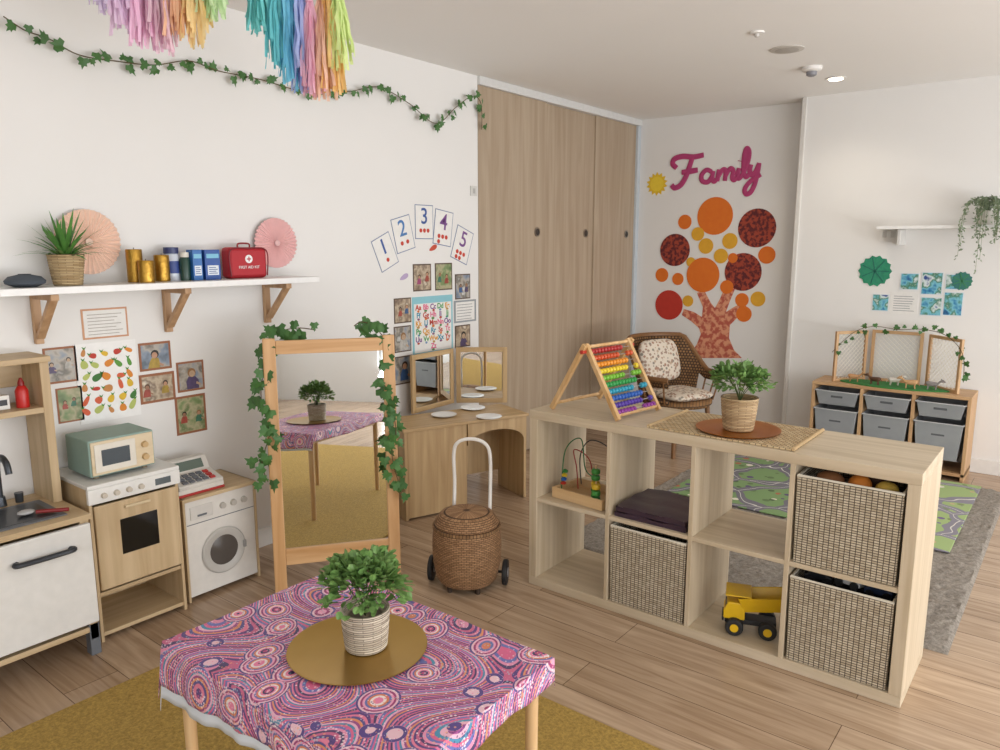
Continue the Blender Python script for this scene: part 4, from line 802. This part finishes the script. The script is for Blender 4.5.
for rc,lab in (((872,294,889,311),'small ocean print, leftmost of the right wall cluster'),((900,273,919,290),'ocean print in top row, left of three'),((921,272,943,295),'ocean print in top row, middle of three'),((945,274,968,290),'ocean print in top row, right of three'),((920,297,942,316),'ocean print in lower row beside the white notice'),((943,292,963,316),'ocean print in lower row, at far right')): photo(rc,'R',lab,'#dfe6ea',.05,group='blue ocean prints',pm=BM)
t,w_,h_=sheet('notice','white text notice among blue prints on right wall','notice',(890,292,918,314),'R',paper); lines(t,w_,h_,7)
def rosette(lab,u,v,r,c,c2):
    t=thing('paper_leaf',lab,'cutout',mw=WM(PW(u,v,'R'),'R',0,.0003)); MB().prism([(r*(1-.12*(k%2))*math.cos(k*PI/14),r*(1-.12*(k%2))*math.sin(k*PI/14)) for k in range(28)],0,.004).build('disc',M(c,.7,c2=c2,ns=30),t)
    k0=MB()
    for k in range(7):
        q=k0.mark(); k0.box(0,r*.85,-.003,.003,.004,.006); k0.xf(q,Matrix.Rotation(k*2*PI/7,4,'Z'))
    k0.build('veins',M(c2,.7),t)
rosette('round green paper leaf above the blue prints',875,271,.105,'#2f9a6c','#1f6a5c'); rosette('small dark blue and green round cutout, right of prints',962,281,.06,'#2c5a7c','#3f8a5c')
t,w_,h_=sheet('light_switch','white wall switch plate under the right wall shelf','switch',(880,228,898,241),'R',M('#efedea',.4),th=.008)
for x in (-.025,.025): MB().box(x-.012,x+.012,-.02,.02,.008,.012).build('rocker',M('#d4d2ce',.4),t)
# ---------- Family wall ----------
def loc2(u,v,O,w='F'):
    d=PW(u,v,w)-O; return V((d.dot(BF.col[0]),d.dot(BF.col[1]),0))
O=PW(715,172,'F'); t=thing('wall_lettering','pink cursive word Family on the wall','wall lettering',mw=WM(O,'F',0,.006)); pk=M('#b43c72',.6)
FAM={'F':[[(677,168),(673,164),(675,159),(683,156.5),(694,157),(704,155)],[(693,157),(690,166),(686,177),(681,185),(675,188),(672,185)],[(682,172.5),(690,171.5),(698,170)]],
'a':[[(712,172),(707,170),(702,175),(702.5,181),(708,182),(712,177),(713.5,171)],[(713.5,171),(712.5,178),(714.5,181.5),(718,178)]],
'm':[[(719.5,169.5),(718.5,175),(717.5,181.5)],[(718.5,177),(721.5,171.5),(724.5,169.5),(726,172.5),(725,181)],[(725.5,177),(728.5,171),(731.5,168.5),(733.5,171.5),(732.5,178),(734.5,180),(737.5,177)]],
'i':[[(739.5,168),(738,174),(738.8,178.5),(742,176)],[(740.6,161.5),(740.8,160.8)]],
'l':[[(742,176),(745.5,169),(748.6,160),(749.4,152),(747.2,148.5),(745,154),(744,164),(744,173),(746.5,177),(749.5,174)]],
'y':[[(751.5,164.5),(750,170.5),(752,175),(756,171.5),(759.5,163)],[(759.5,163),(757.8,173),(755,184),(751,192),(746.5,194),(745,189.5),(750,182),(761,174.5)]]}
for ch,sts in FAM.items():
    mb=MB()
    for s_ in sts:
        P=cr([loc2(u,v,O) for u,v in s_],9); m_=len(P); mb.tube(P,[.0188*(.9+.14*math.sin(PI*(j+.5)/m_))*(1.15 if ch=='F' else 1) if m_>12 else .021 for j in range(m_)],12)
    mb.xf(0,Matrix.Diagonal((1,1,.22,1))); q=mb.build('letter',pk,t,smooth=True); q['label']='pink cursive letter '+ch
O=PW(657,184,'F'); t=thing('sun_cutout','yellow paper sun left of the pink word','cutout',mw=WM(O,'F',0,.0003)); n=28
MB().prism([((.095 if k%2 else .07)*math.cos(k*2*PI/n),(.095 if k%2 else .07)*math.sin(k*2*PI/n)) for k in range(n)],0,.002).build('rays',M('#e8c030',.7),t); MB().cyl((0,0,.002),(0,0,.004),.058,n=28).build('disc',M('#f0d03c',.7),t)
O=PW(712,300,'F'); t=thing('tree_display','paper family tree with orange trunk and coloured circles','wall display',mw=WM(O,'F',0,.0003))
TR=[(688,358),(697,344),(701,334),(699,328),(691,321),(682,315),(684,309),(694,312),(702,317),(703,307),(697,293),(704,290),(711,303),(715,308),(720,299),(725,287),(735,289),(730,301),(726,312),(734,307),(744,302),(748,309),(738,317),(730,325),(729,338),(734,350),(742,358)]
def mott(n,a,b,sc):
    m,nt,bs=newmat(n,.7); tc=N(nt,'ShaderNodeTexCoord'); vo=N(nt,'ShaderNodeTexNoise',{'Detail':5.}); vo.inputs['Scale'].default_value=sc; nt.links.new(tc.outputs['Object'],vo.inputs['Vector']); nt.links.new(ramp(nt,vo.outputs[0],[(.44,a),(.56,b)]),bs.inputs['Base Color']); return m
mb=MB(); mb.prism([tuple(loc2(u,v,O).xy) for u,v in TR],0,.002); mb.build('trunk',mott('bark','#b85a48','#dc9a78',26),t)
dk=mott('dotred','#5a1c20','#a0402c',34); og=M('#e07a22',.7,c2='#d8661a',ns=20); ye=M('#e6ac30',.7); re=M('#c03426',.7)
for i,(u,v,r,mt,lb_) in enumerate([(715,216,19,og,'large orange circle'),(757,228,19,dk,'large dark red speckled circle'),(675,250,17,dk,'dark red speckled circle'),(703,275,18,og,'orange circle'),(743,272,19,dk,'dark red speckled circle'),(669,305,16,re,'plain red circle'),(685,222,7.5,og,''),(698,234,7,ye,''),(706,246,8,ye,''),(730,241,8,ye,''),(721,256,7.5,ye,''),(767,255,8.5,og,''),(662,275,7.5,og,''),(678,279,6.5,og,''),(691,262,5,ye,''),(727,287,7,og,''),(742,300,7,og,''),(758,299,7.5,ye,''),(744,314,8,og,''),(733,258,5,og,''),(688,301,6,ye,'')]):
    c=loc2(u,v,O); rr=r*.0076*1.0; q=MB().cyl((c.x,c.y,.0005+.0006*(i%4)),(c.x,c.y,.003+.0006*(i%4)),rr,n=36).build('circle',mt,t)
    if lb_: q['label']=lb_
